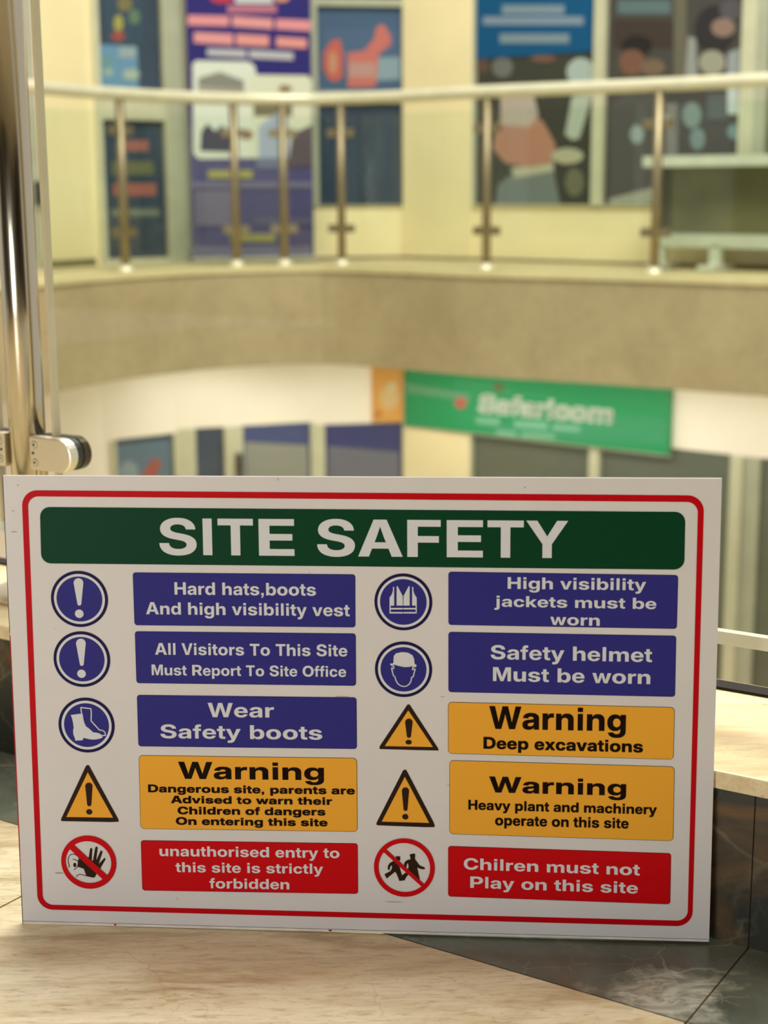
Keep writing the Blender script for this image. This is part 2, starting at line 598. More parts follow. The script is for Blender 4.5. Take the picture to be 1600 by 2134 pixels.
# ------------------------------------------------------------------ lettering
GLYPHS = {
    ",": "569;134,0 134,281 415,281 415,80 *415,-70 360,-160 *300,-260 190,-315 124,-200 *200,-160 240,-110 *268,-70 270,0",
    "A": "1479;26,0 529,1466 943,1466 1454,0 1102,0 879,691 *835,835 *746,1156 695,1348 775,1348 *725,1156 *638,834 593,691 370,0|352,319 352,568 1128,568 1128,319",
    "C": "1479;766,-22 *567,-22 *253,158 *72,496 72,732 *72,970 *253,1309 *568,1488 766,1488 *895,1488 *1115,1414 *1286,1274 *1394,1075 1411,951 1091,951 *1079,1012 *1024,1108 *941,1174 *835,1209 772,1209 *654,1209 *484,1094 *393,882 393,732 *393,582 *485,370 *654,257 771,257 *834,257 *940,291 *1023,358 *1079,454 1091,514 1411,514 *1396,400 *1294,206 *1125,60 *902,-22",
    "D": "1479;659,0 265,0 265,269 644,269 *789,269 *982,370 *1077,578 1077,734 *1077,889 *981,1096 *788,1197 644,1197 258,1197 258,1466 663,1466 *891,1466 *1224,1289 *1404,960 1404,734 *1404,507 *1224,178 *891,0|445,1466 445,0 119,0 119,1466",
    "E": "1366;128,0 128,1466 1275,1466 1275,1199 479,1199 479,870 1214,870 1214,610 479,610 479,267 1275,267 1275,0",
    "F": "1251;122,0 122,1466 1188,1466 1188,1199 457,1199 457,830 1130,830 1130,571 457,571 457,0",
    "H": "1479;115,0 115,1466 432,1466 432,882 1046,882 1046,1466 1364,1466 1364,0 1046,0 1046,615 432,615 432,0",
    "I": "569;134,0 134,1466 432,1466 432,0",
    "M": "1706;107,0 107,1466 545,1466 753,819 *767,770 *804,624 *843,458 *877,306 888,253 821,253 *832,306 *865,458 *904,623 *941,770 955,819 1159,1466 1600,1466 1600,0 1310,0 1310,676 *1310,725 *1312,867 *1317,1032 *1320,1199 1321,1274 1349,1274 *1330,1193 *1286,1021 *1243,858 *1206,722 1192,676 974,0 733,0 513,676 *499,722 *460,858 *416,1020 *372,1192 351,1274 384,1274 *384,1200 *388,1034 *393,869 *396,725 396,676 396,0",
    "O": "1593;796,-22 *592,-22 *265,158 *75,496 75,732 *75,970 *265,1309 *592,1488 796,1488 *1002,1488 *1328,1309 *1518,970 1518,732 *1518,496 *1328,157 *1002,-22|796,257 *912,257 *1087,368 *1184,580 1184,732 *1184,886 *1087,1098 *912,1209 796,1209 *681,1209 *507,1098 *410,885 410,732 *410,580 *507,368 *681,257",
    "P": "1366;122,0 122,1466 738,1466 *914,1466 *1168,1344 *1305,1123 1305,975 *1305,826 *1166,607 *910,485 733,485 322,485 322,745 698,745 *785,745 *906,802 *968,906 968,975 *968,1045 *906,1147 *785,1203 698,1203 456,1203 456,0",
    "R": "1479;129,0 129,1466 786,1466 *972,1466 *1241,1348 *1386,1130 1386,983 *1386,836 *1236,624 *960,511 771,511 341,511 341,764 744,764 *836,764 *964,816 *1031,914 1031,983 *1031,1053 *964,1152 *836,1205 743,1205 483,1205 483,0|1048,0 664,665 1040,665 1433,0",
    "S": "1366;692,-23 *502,-23 *226,92 *77,314 76,473 391,473 *394,398 *469,293 *603,239 692,239 *775,239 *897,283 *964,364 964,418 *964,464 *908,531 *791,580 702,599 540,635 *330,681 *110,881 110,1041 *110,1175 *257,1375 *518,1488 687,1488 *862,1488 *1116,1374 *1258,1167 1261,1026 952,1026 *944,1121 *804,1227 688,1227 *613,1227 *502,1184 *441,1108 441,1059 *441,1011 *499,946 *609,899 688,883 827,852 *939,828 *1112,756 *1230,652 *1291,516 1291,429 *1291,290 *1147,87 *879,-23",
    "T": "1251;53,1199 53,1466 1198,1466 1198,1199 776,1199 776,0 476,0 476,1199",
    "V": "1366;498,0 24,1466 347,1466 558,775 *598,635 *682,310 730,123 654,123 *699,311 *780,635 819,775 1023,1466 1342,1466 879,0",
    "W": "1933;393,0 24,1466 346,1466 499,764 *519,671 *553,472 *585,275 600,179 543,179 *560,275 *594,472 *631,671 652,764 815,1466 1118,1466 1280,764 *1302,671 *1339,472 *1373,275 1390,179 1331,179 *1347,275 *1379,472 *1415,671 1433,764 1586,1466 1909,1466 1539,0 1205,0 1021,759 *997,864 *954,1118 927,1263 1005,1263 *976,1119 *937,867 912,759 728,0",
    "Y": "1366;540,0 540,543 24,1466 372,1466 602,1021 *635,958 *692,833 721,760 659,760 *687,834 *741,959 773,1021 996,1466 1342,1466 835,543 835,0",
    "a": "1139;421,-19 *317,-19 *155,50 *63,190 63,294 *63,383 *127,502 *241,576 *387,614 469,621 *562,630 *676,647 *727,681 727,715 727,720 *727,760 *688,816 *615,848 563,848 *512,848 *432,816 *385,760 378,723 95,743 *111,845 *232,990 *433,1070 570,1070 *671,1070 *839,1024 *962,934 *1030,799 1030,711 1030,0 736,0 736,148 730,148 *702,96 *617,21 *499,-19|509,188 *574,188 *673,238 *729,324 729,380 729,485 *716,478 *672,465 *615,453 *555,444 525,439 *475,432 *397,399 *353,346 353,305 *353,268 *392,216 *463,188",
    "b": "1251;734,-20 *656,-20 *535,28 *449,112 423,165 416,165 416,0 111,0 111,1466 420,1466 420,892 425,892 *453,943 *537,1023 *657,1070 736,1070 *864,1070 *1067,941 *1185,697 1185,526 *1185,355 *1070,112 *867,-20|643,223 *716,223 *816,297 *871,434 871,526 *871,619 *816,754 *716,828 643,828 *572,828 *467,753 *410,618 410,526 *410,435 *467,298 *572,223",
    "c": "1139;590,-23 *431,-23 *194,116 *64,361 64,523 *64,686 *194,933 *431,1071 590,1071 *691,1071 *861,1014 *989,911 *1067,767 1078,678 791,655 *784,696 *751,760 *701,807 *636,831 594,831 *523,831 *423,755 *371,617 371,524 *371,432 *423,293 *523,217 594,217 *636,217 *701,243 *751,289 *784,356 791,398 1078,376 *1069,286 *992,141 *864,35 *692,-23",
    "d": "1251;517,-20 *385,-20 *181,112 *66,355 66,526 *66,697 *184,941 *388,1070 515,1070 *595,1070 *714,1023 *799,943 826,892 831,892 831,1466 1140,1466 1140,0 835,0 835,165 828,165 *802,112 *716,28 *596,-20|608,223 *679,223 *784,298 *842,435 842,526 *842,618 *784,753 *679,828 608,828 *536,828 *435,754 *380,619 380,526 *380,434 *435,297 *536,223",
    "e": "1139;585,-23 *425,-23 *191,115 *63,360 63,523 *63,684 *192,932 *422,1071 573,1071 *684,1071 *869,997 *1005,857 *1080,657 1080,531 1080,449 173,449 173,637 935,637 798,592 *798,670 *746,782 *648,845 578,845 *509,845 *410,782 *357,672 357,597 357,465 *357,382 *414,264 *520,202 593,202 *643,202 *726,232 *783,287 796,326 1067,305 *1045,207 *911,60 *711,-23",
    "f": "682;639,1052 639,819 16,819 16,1052|182,0 182,1161 *182,1274 *254,1423 *392,1498 488,1498 *542,1498 *636,1487 656,1483 635,1240 *622,1243 *570,1247 548,1247 *493,1247 *448,1189 448,1128 448,0",
    "g": "1251;610,-436 *463,-436 *254,-356 *131,-214 112,-121 396,-90 *407,-125 *462,-180 *550,-211 610,-211 *717,-211 *834,-102 834,8 834,183 823,183 *797,129 *713,50 *594,8 517,8 *386,8 *181,132 *65,367 65,531 *65,699 *184,941 *388,1070 516,1070 *595,1070 *714,1022 *801,940 829,888 835,888 835,1052 1140,1052 1140,31 *1140,-129 *1007,-337 *768,-436|607,242 *679,242 *783,314 *841,445 841,534 *841,624 *784,757 *679,830 607,830 *536,830 *434,758 *380,625 380,534 *380,444 *434,313 *537,242",
    "h": "1251;426,592 426,0 113,0 113,1466 424,1466 424,781 383,781 *430,916 *614,1070 760,1070 *876,1070 *1046,974 *1139,791 1139,664 1139,0 824,0 824,608 *824,707 *723,813 632,813 *571,813 *479,764 *426,666",
    "i": "569;140,0 140,1062 430,1062 430,0|140,1206 140,1466 430,1466 430,1206",
    "j": "569;140,-90 140,1062 430,1062 430,-40 *430,-250 340,-340 *250,-431 90,-431 *0,-431 -94,-400 -44,-160 *0,-176 50,-176 *140,-176|140,1206 140,1466 430,1466 430,1206",
    "k": "1139;386,296 386,656 424,656 770,1052 1124,1052 658,519 583,519|110,0 110,1466 414,1466 414,0|787,0 472,452 674,666 1143,0",
    "l": "569;140,0 140,1466 430,1466 430,0",
    "m": "1821;110,0 110,1052 401,1052 408,801 389,801 *415,894 *516,1013 *649,1071 723,1071 *841,1071 *1004,930 1031,792 998,792 *1020,884 *1126,1009 *1275,1071 1359,1071 *1461,1071 *1620,984 *1711,820 1711,703 1711,0 1404,0 1404,643 *1404,732 *1306,821 1234,821 *1180,821 *1102,775 *1058,691 1058,636 1058,0 762,0 762,649 *762,728 *670,821 596,821 *545,821 *465,776 *417,688 417,625 417,0",
    "n": "1251;426,592 426,0 113,0 113,1052 416,1052 418,781 383,781 *430,916 *614,1070 760,1070 *876,1070 *1045,974 *1139,791 1139,664 1139,0 824,0 824,608 *824,707 *724,813 632,813 *571,813 *479,764 *426,666",
    "o": "1251;625,-23 *457,-23 *205,115 *67,360 67,523 *67,688 *205,934 *457,1071 625,1071 *795,1071 *1045,934 *1183,688 1183,523 *1183,360 *1045,115 *795,-23|625,218 *699,218 *804,294 *861,432 861,524 *861,617 *804,755 *699,830 625,830 *553,830 *446,755 *390,618 390,524 *390,431 *446,294 *553,218",
    "p": "1251;111,-418 111,1052 416,1052 416,894 424,894 *451,944 *536,1023 *657,1070 736,1070 *864,1070 *1067,941 *1185,697 1185,526 *1185,355 *1070,112 *867,-20 734,-20 *656,-20 *536,28 *452,111 426,162 420,162 420,-418|643,223 *716,223 *816,297 *871,434 871,526 *871,619 *816,754 *716,828 643,828 *572,828 *467,753 *410,618 410,526 *410,435 *467,298 *572,223",
    "r": "797;111,0 111,1052 409,1052 409,869 416,869 *445,967 *576,1062 675,1062 *700,1062 *747,1058 767,1055 767,795 *748,799 *673,804 637,804 *575,804 *475,749 *419,647 419,575 419,0",
    "s": "1139;575,-24 *432,-24 *212,56 *78,208 64,314 370,335 *384,266 *488,193 576,193 *659,193 *753,250 753,296 *753,336 *681,385 612,398 417,434 *255,464 *90,617 90,738 *90,840 *207,988 *420,1070 566,1070 *707,1070 *916,990 *1038,846 1048,746 758,725 *750,782 *653,856 574,856 *500,856 *409,799 409,753 *409,715 *474,664 542,651 751,613 *918,582 *1077,442 1077,327 *1077,221 *949,64 *722,-24",
    "t": "682;635,1052 635,819 17,819 17,1052|168,1335 445,1335 445,323 *445,274 *484,231 534,231 *553,231 *614,235 629,236 646,5 *612,-2 *522,-7 479,-7 *322,-7 *168,139 168,285",
    "u": "1251;492,-19 *377,-19 *206,79 *113,261 113,388 113,1052 426,1052 426,445 *426,346 *529,238 620,238 *680,238 *773,287 *824,386 824,459 824,1052 1139,1052 1139,0 835,0 832,270 868,270 *821,135 *637,-19",
    "v": "1139;399,0 17,1052 332,1052 499,530 *531,432 *582,232 607,128 541,128 *566,232 *616,431 645,530 809,1052 1122,1052 738,0",
    "w": "1593;319,0 16,1052 319,1052 404,684 *429,575 *480,329 504,197 468,197 *493,328 *549,574 576,684 667,1052 927,1052 1016,684 *1042,574 *1098,329 1123,197 1088,197 *1111,328 *1160,574 1184,684 1270,1052 1578,1052 1273,0 977,0 864,405 *848,464 *816,600 *786,739 771,803 822,803 *807,739 *775,600 *745,464 728,405 615,0",
    "x": "1139;23,0 447,628 444,452 47,1052 381,1052 472,902 *515,828 *588,685 625,616 521,616 *559,685 *633,828 677,902 771,1052 1100,1052 694,450 697,626 1116,0 782,0 675,171 *632,245 *557,384 520,451 616,451 *579,384 *506,245 463,171 356,0",
    "y": "1139;119,-408 150,-168 240,-173 *285,-180 *348,-162 *387,-108 396,-62 412,1 17,1052 332,1052 500,530 *531,431 *579,233 605,128 528,128 *553,233 *606,432 637,530 811,1052 1121,1052 675,-145 *641,-235 *546,-359 *410,-422 315,-422 *263,-422 *160,-414",
}

PANELS = [
    ('blue', [(109.27, 82.21), (298.9, 82.2), (298.61, 127.87), (109.36, 128.11)], [('Hard hats,boots', 144.85, 265.48, 101.04, 100.87, 10.75, 0), ('And high visibility vest', 119.78, 293.88, 118.33, 118.23, 10.54, 0)]),
    ('blue', [(109.45, 133.34), (298.82, 133.04), (298.66, 178.61), (109.44, 179.01)], [('All Visitors To This Site', 126.51, 291.5, 153.59, 153.0, 10.24, 0), ('Must Report To Site Office', 123.11, 290.3, 171.67, 170.88, 9.36, 0)]),
    ('blue', [(109.5, 189.34), (298.95, 188.7), (298.93, 234.21), (109.37, 235.21)], [('Wear', 170.84, 228.07, 208.01, 207.47, 12.6, 0), ('Safety boots', 129.17, 269.25, 227.5, 226.38, 12.29, 0)]),
    ('yellow', [(109.39, 243.12), (298.85, 242.17), (298.78, 308.19), (108.89, 309.72)], [('Warning', 143.91, 270.22, 263.45, 262.31, 15.07, 0.3), ('Dangerous site, parents are', 116.93, 296.62, 276.14, 274.5, 6.77, 0.4), ('Advised to warn their', 136.71, 276.96, 285.61, 284.29, 6.5, 0.4), ('Children of dangers', 142.37, 271.0, 295.52, 293.97, 6.65, 0.4), ('On entering this site', 140.53, 272.71, 305.07, 303.64, 6.66, 0.4)]),
    ('red', [(108.83, 320.1), (298.82, 318.59), (298.8, 364.56), (108.72, 366.29)], [('unauthorised entry to', 125.14, 282.93, 334.09, 332.25, 9.31, 0), ('this site is strictly', 138.94, 268.52, 348.44, 346.89, 9.06, 0), ('forbidden', 168.55, 238.8, 362.55, 361.86, 9.21, 0)]),
    ('blue', [(376.9, 79.22), (566.56, 80.44), (566.5, 126.02), (376.91, 124.77)], [('High visibility', 426.29, 540.46, 93.27, 93.56, 9.92, 0), ('jackets must be', 415.14, 549.15, 108.57, 109.31, 9.33, 0), ('worn', 461.81, 502.84, 123.66, 124.08, 9.59, 0)]),
    ('blue', [(376.91, 130.69), (566.14, 131.75), (566.35, 184.22), (376.92, 182.93)], [('Safety helmet', 412.46, 546.62, 153.73, 154.51, 12.13, 0), ('Must be worn', 414.44, 545.52, 172.62, 173.44, 12.06, 0)]),
    ('yellow', [(376.67, 191.43), (566.3, 193.14), (566.34, 238.67), (376.68, 236.9)], [('Warning', 411.59, 525.88, 214.17, 214.58, 19.63, 0.3), ('Deep excavations', 406.84, 540.47, 231.74, 232.73, 10.14, 0.4)]),
    ('yellow', [(377.83, 242.56), (567.35, 244.67), (567.71, 310.4), (377.85, 308.43)], [('Warning', 411.83, 527.14, 270.28, 270.98, 13.93, 0.3), ('Heavy plant and machinery', 394.12, 553.24, 285.97, 286.96, 8.54, 0.3), ('operate on this site', 416.95, 529.8, 299.51, 299.95, 9.08, 0.3)]),
    ('red', [(376.7, 319.09), (566.19, 321.22), (566.45, 367.08), (376.7, 364.87)], [('Chilren must not', 390.25, 540.07, 339.82, 341.66, 10.26, 0), ('Play on this site', 395.83, 538.73, 356.35, 357.97, 10.3, 0)]),
]

BANNER = ([(31.28, 26.48), (571.17, 27.66), (571.39, 75.91), (30.44, 75.09)], [('SITE SAFETY', 133.05, 475.77, 66.79, 66.95, 31.3, 0)])

BORDER = [(16.04, 12.19), (586.05, 13.89), (585.46, 386.53), (14.46, 386.19)]
BORDER_IN = [(21.2, 17.49), (581.15, 19.46), (581.29, 381.46), (19.41, 381.6)]

PICTOGRAMS = [
    ('mandatory', [
        ('E', 'blue', (62.42, 105.77, 24.79, 24.5)),
        ('R', 'white', (62.42, 105.77, 22.13, 21.84), (62.42, 105.77, 19.93, 19.64)),
        ('P', 'white', [(57.95, 91.83), (58.2, 90.53), (58.85, 89.35), (59.81, 88.41), (61.01, 87.8), (62.32, 87.59), (63.62, 87.78), (64.77, 88.37), (65.67, 89.29), (66.22, 90.46), (66.38, 91.76), (63.99, 109.67), (63.89, 110.2), (63.63, 110.69), (63.23, 111.07), (62.74, 111.32), (62.21, 111.41), (61.68, 111.33), (61.21, 111.09), (60.84, 110.72), (60.61, 110.24), (60.55, 109.71)]),
        ('E', 'white', (61.86, 118.55, 3.76, 3.69)),
    ]),
    ('mandatory', [
        ('E', 'blue', (62.56, 158.51, 24.79, 24.56)),
        ('R', 'white', (62.56, 158.51, 22.11, 21.87), (62.56, 158.51, 19.9, 19.65)),
        ('P', 'white', [(58.05, 144.65), (58.31, 143.33), (58.96, 142.14), (59.93, 141.18), (61.14, 140.56), (62.46, 140.34), (63.76, 140.53), (64.92, 141.12), (65.82, 142.05), (66.38, 143.23), (66.54, 144.55), (64.14, 162.53), (64.04, 163.07), (63.77, 163.56), (63.38, 163.96), (62.88, 164.21), (62.35, 164.3), (61.81, 164.23), (61.34, 163.98), (60.97, 163.6), (60.74, 163.12), (60.68, 162.58)]),
        ('E', 'white', (61.85, 171.3, 3.78, 3.66)),
    ]),
    ('mandatory', [
        ('E', 'blue', (64.5, 217.02, 24.71, 24.59)),
        ('R', 'white', (64.5, 217.02, 22.02, 21.86), (64.5, 217.02, 19.8, 19.6)),
        ('P', 'white', [(50.98, 208.1), (60.29, 206.74), (61.62, 207.12), (61.88, 210.72), (62.54, 214.32), (63.99, 217.91), (67.07, 220.27), (70.13, 223.27), (73.28, 223.54), (76.41, 224.53), (78.1, 226.11), (78.2, 227.72), (76.26, 228.71), (72.27, 229.67), (68.31, 229.74), (64.37, 229.0), (61.62, 228.41), (60.96, 229.22), (60.75, 230.52), (54.15, 230.95), (54.05, 229.34), (52.62, 225.34), (52.58, 222.12), (53.18, 218.9), (52.65, 214.09), (51.98, 210.89)]),
        ('L', 'white', [(60.61, 206.74), (60.1, 201.3), (68.92, 202.12), (69.18, 205.8), (68.68, 213.02), (75.74, 221.09), (78.89, 221.51), (80.57, 223.25), (80.95, 225.82), (78.34, 226.02)], 1.0),
    ]),
    ('mandatory', [
        ('E', 'blue', (339.12, 105.49, 24.37, 24.41)),
        ('R', 'white', (339.12, 105.49, 21.79, 21.79), (339.12, 105.49, 19.68, 19.64)),
        ('P', 'white', [(330.49, 92.66), (331.47, 92.5), (331.39, 108.58), (327.52, 108.62), (327.56, 101.92), (329.47, 98.97), (330.47, 95.73)]),
        ('P', 'white', [(347.55, 95.57), (348.53, 98.78), (350.4, 101.69), (350.39, 108.38), (346.53, 108.42), (346.58, 92.35), (347.56, 92.5)]),
        ('P', 'white', [(333.59, 92.17), (334.27, 91.86), (338.62, 100.27), (338.73, 108.5), (333.51, 108.56)]),
        ('P', 'white', [(344.41, 108.44), (339.19, 108.5), (339.37, 100.26), (343.79, 91.77), (344.47, 92.07)]),
        ('P', 'white', [(328.42, 110.69), (338.72, 110.58), (338.72, 111.82), (328.41, 111.93)]),
        ('P', 'white', [(349.47, 111.7), (339.17, 111.81), (339.18, 110.58), (349.47, 110.47)]),
        ('P', 'white', [(327.72, 114.17), (338.71, 114.05), (338.7, 115.29), (327.71, 115.41)]),
        ('P', 'white', [(350.14, 115.16), (339.16, 115.28), (339.16, 114.05), (350.14, 113.93)]),
        ('P', 'white', [(327.52, 108.62), (328.43, 108.61), (328.39, 115.4), (327.48, 115.41)]),
        ('P', 'white', [(350.37, 115.16), (349.46, 115.17), (349.48, 108.39), (350.39, 108.38)]),
    ]),
    ('mandatory', [
        ('E', 'blue', (339.03, 163.65, 24.24, 24.21)),
        ('R', 'white', (339.03, 163.65, 21.64, 21.55), (339.03, 163.65, 19.51, 19.36)),
        ('P', 'white', [(330.52, 158.07), (330.85, 152.22), (332.62, 149.86), (336.81, 148.79), (339.09, 148.69), (342.89, 149.1), (346.69, 151.23), (348.04, 154.33), (348.41, 158.61), (350.08, 159.75), (349.85, 161.16), (348.55, 161.72), (346.65, 160.74), (342.84, 161.49), (339.8, 161.61), (335.23, 160.74), (331.42, 159.62), (328.37, 160.05), (327.61, 159.28), (328.0, 158.65), (329.9, 158.7)]),
        ('L', 'white', [(329.13, 160.43), (330.81, 160.95), (330.8, 162.98), (328.89, 162.62), (329.86, 166.67), (330.46, 169.24), (331.75, 170.16), (332.5, 173.28), (334.39, 176.39), (336.67, 177.92), (339.11, 178.51), (341.64, 178.08), (343.93, 176.25), (345.47, 173.49), (345.86, 170.35), (347.23, 169.94), (348.16, 166.02), (348.93, 163.28), (346.64, 163.55), (347.03, 161.51), (348.63, 161.18)], 1.0),
    ]),
    ('warning', [
        ('P', 'ink', [(341.64, 195.12), (342.26, 194.32), (343.1, 194.07), (344.02, 194.29), (344.63, 195.07), (368.26, 232.4), (368.64, 233.51), (368.34, 234.3), (351.78, 234.29), (319.11, 233.92), (318.18, 233.46), (318.11, 232.51), (318.59, 231.07)]),
        ('P', 'yellow', [(342.93, 199.42), (363.82, 231.22), (322.74, 231.16)]),
        ('P', 'ink', [(340.21, 209.87), (340.37, 208.85), (340.83, 207.92), (341.54, 207.17), (342.44, 206.69), (343.44, 206.51), (344.43, 206.65), (345.32, 207.11), (346.03, 207.83), (346.49, 208.75), (346.64, 209.77), (345.22, 221.57), (345.13, 222.15), (344.86, 222.69), (344.46, 223.12), (343.94, 223.4), (343.37, 223.5), (342.8, 223.41), (342.29, 223.15), (341.89, 222.74), (341.63, 222.22), (341.54, 221.63)]),
        ('E', 'ink', (343.13, 227.3, 2.69, 2.06)),
    ]),
    ('warning', [
        ('P', 'ink', [(62.2, 254.33), (62.96, 253.29), (64.28, 252.78), (65.46, 253.24), (89.44, 301.07), (89.86, 302.9), (89.59, 303.76), (82.16, 304.17), (39.59, 304.24), (38.65, 303.65), (38.69, 302.48), (39.09, 301.55)]),
        ('P', 'yellow', [(64.04, 259.46), (84.99, 300.06), (43.52, 300.35)]),
        ('P', 'ink', [(61.37, 271.94), (61.57, 270.92), (62.06, 269.99), (62.8, 269.25), (63.72, 268.76), (64.72, 268.58), (65.71, 268.72), (66.59, 269.17), (67.28, 269.89), (67.71, 270.79), (67.83, 271.81), (66.28, 288.09), (66.16, 288.7), (65.87, 289.25), (65.43, 289.69), (64.89, 289.98), (64.29, 290.09), (63.7, 290.01), (63.18, 289.74), (62.77, 289.31), (62.52, 288.77), (62.45, 288.17)]),
        ('E', 'ink', (64.11, 295.18, 2.75, 2.51)),
    ]),
    ('warning', [
        ('P', 'ink', [(338.07, 252.83), (338.88, 251.92), (340.04, 251.59), (341.08, 251.99), (363.79, 297.05), (365.12, 300.34), (365.23, 302.33), (364.36, 302.59), (357.12, 302.75), (315.87, 301.97), (315.06, 301.14), (315.19, 299.63), (315.9, 298.1)]),
        ('P', 'yellow', [(339.78, 258.18), (360.48, 298.81), (319.74, 298.5)]),
        ('P', 'ink', [(337.12, 270.64), (337.28, 269.64), (337.73, 268.73), (338.42, 268.0), (339.3, 267.52), (340.26, 267.34), (341.23, 267.48), (342.1, 267.92), (342.78, 268.62), (343.22, 269.52), (343.37, 270.52), (341.98, 286.67), (341.89, 287.23), (341.64, 287.74), (341.26, 288.14), (340.77, 288.41), (340.23, 288.51), (339.7, 288.43), (339.21, 288.19), (338.83, 287.8), (338.58, 287.3), (338.5, 286.74)]),
        ('E', 'ink', (340.04, 293.64, 2.67, 2.53)),
    ]),
    ('prohibition', [
        ('P', 'ink', [(62.09, 337.11), (63.46, 329.35), (64.04, 328.35), (64.82, 328.21), (65.51, 329.3), (64.52, 339.84)]),
        ('P', 'ink', [(65.73, 339.81), (68.14, 328.01), (68.77, 327.0), (69.5, 326.86), (70.37, 327.83), (68.65, 338.81)]),
        ('P', 'ink', [(68.81, 339.43), (72.52, 331.3), (73.16, 330.42), (73.94, 330.4), (74.44, 331.44), (74.22, 332.62), (70.61, 342.79)]),
        ('P', 'ink', [(70.73, 342.79), (75.3, 337.85), (76.1, 337.21), (76.81, 337.44), (76.9, 338.43), (71.97, 346.97)]),
        ('P', 'ink', [(53.03, 337.95), (56.29, 339.42), (62.41, 336.8), (64.53, 339.72), (65.91, 339.68), (68.66, 338.63), (69.21, 340.04), (70.61, 342.79), (71.97, 346.97), (68.47, 352.15), (66.55, 355.43), (59.36, 354.11), (57.2, 347.46), (51.83, 345.73), (52.65, 343.23), (52.94, 340.43)]),
        ('L', 'ink', [(43.48, 346.43), (44.6, 345.59), (43.79, 343.13), (43.5, 339.73), (44.34, 336.61), (46.23, 334.58), (48.66, 334.15), (51.03, 335.09), (53.07, 337.02), (53.87, 339.79)], 0.6),
        ('L', 'ink', [(48.06, 338.87), (52.94, 340.43)], 0.6),
        ('L', 'ink', [(52.35, 340.13), (52.43, 342.61), (51.83, 345.73), (48.58, 348.73)], 0.6),
        ('L', 'ink', [(50.27, 355.09), (51.23, 353.69), (52.77, 352.85), (54.59, 352.8), (59.37, 353.93), (65.35, 355.21)], 0.6),
        ('E', 'ink', (49.36, 344.24, 1.33, 2.05)),
        ('P', 'red', [(48.44, 324.14), (49.87, 325.96), (77.79, 352.66), (79.23, 354.37), (75.49, 358.19), (73.74, 356.61), (45.81, 329.89), (44.08, 327.95)]),
        ('R', 'red', (61.94, 341.27, 24.58, 24.5), (61.7, 341.21, 20.31, 19.17)),
    ]),
    ('prohibition', [
        ('P', 'ink', [(343.51, 328.11), (344.56, 327.05), (347.76, 326.67), (348.46, 327.2), (348.21, 331.04), (347.16, 332.28), (344.83, 332.34), (344.25, 331.44), (344.08, 329.31)]),
        ('P', 'ink', [(344.25, 331.93), (348.04, 331.23), (349.02, 332.85), (351.81, 336.74), (353.55, 337.92), (356.17, 338.77), (356.92, 340.27), (356.16, 340.78), (352.96, 340.37), (350.05, 339.22), (352.35, 350.03), (349.44, 349.31), (347.11, 346.62), (344.2, 344.86), (341.87, 343.69), (342.35, 340.63), (342.6, 337.57), (342.02, 335.45), (341.32, 336.08), (340.73, 339.27), (339.27, 338.87), (338.69, 337.06), (339.11, 334.73), (341.33, 332.73)]),
        ('P', 'ink', [(331.32, 329.43), (335.52, 329.52), (335.39, 333.36), (332.59, 332.94), (332.02, 330.82)]),
        ('P', 'ink', [(329.67, 333.62), (332.59, 332.63), (335.38, 334.39), (334.43, 337.77), (335.46, 341.41), (336.9, 346.75), (340.42, 343.73), (344.2, 344.55), (342.16, 346.13), (340.69, 348.0), (339.22, 351.1), (334.54, 351.82), (333.39, 348.18), (332.23, 345.46), (331.08, 343.47), (326.08, 347.75), (323.73, 349.95), (321.71, 346.03), (326.99, 342.96), (328.17, 340.67), (328.36, 338.35), (327.6, 337.94), (326.83, 339.18), (326.12, 342.13), (324.83, 341.97), (324.56, 338.93), (326.15, 335.84)]),
        ('P', 'red', [(322.26, 322.22), (323.6, 323.41), (355.84, 353.74), (357.3, 355.23), (354.96, 357.43), (353.5, 356.12), (321.25, 325.9), (319.92, 324.59)]),
        ('R', 'red', (338.97, 339.55, 26.31, 26.49), (338.97, 339.43, 22.28, 22.15)),
    ]),
]

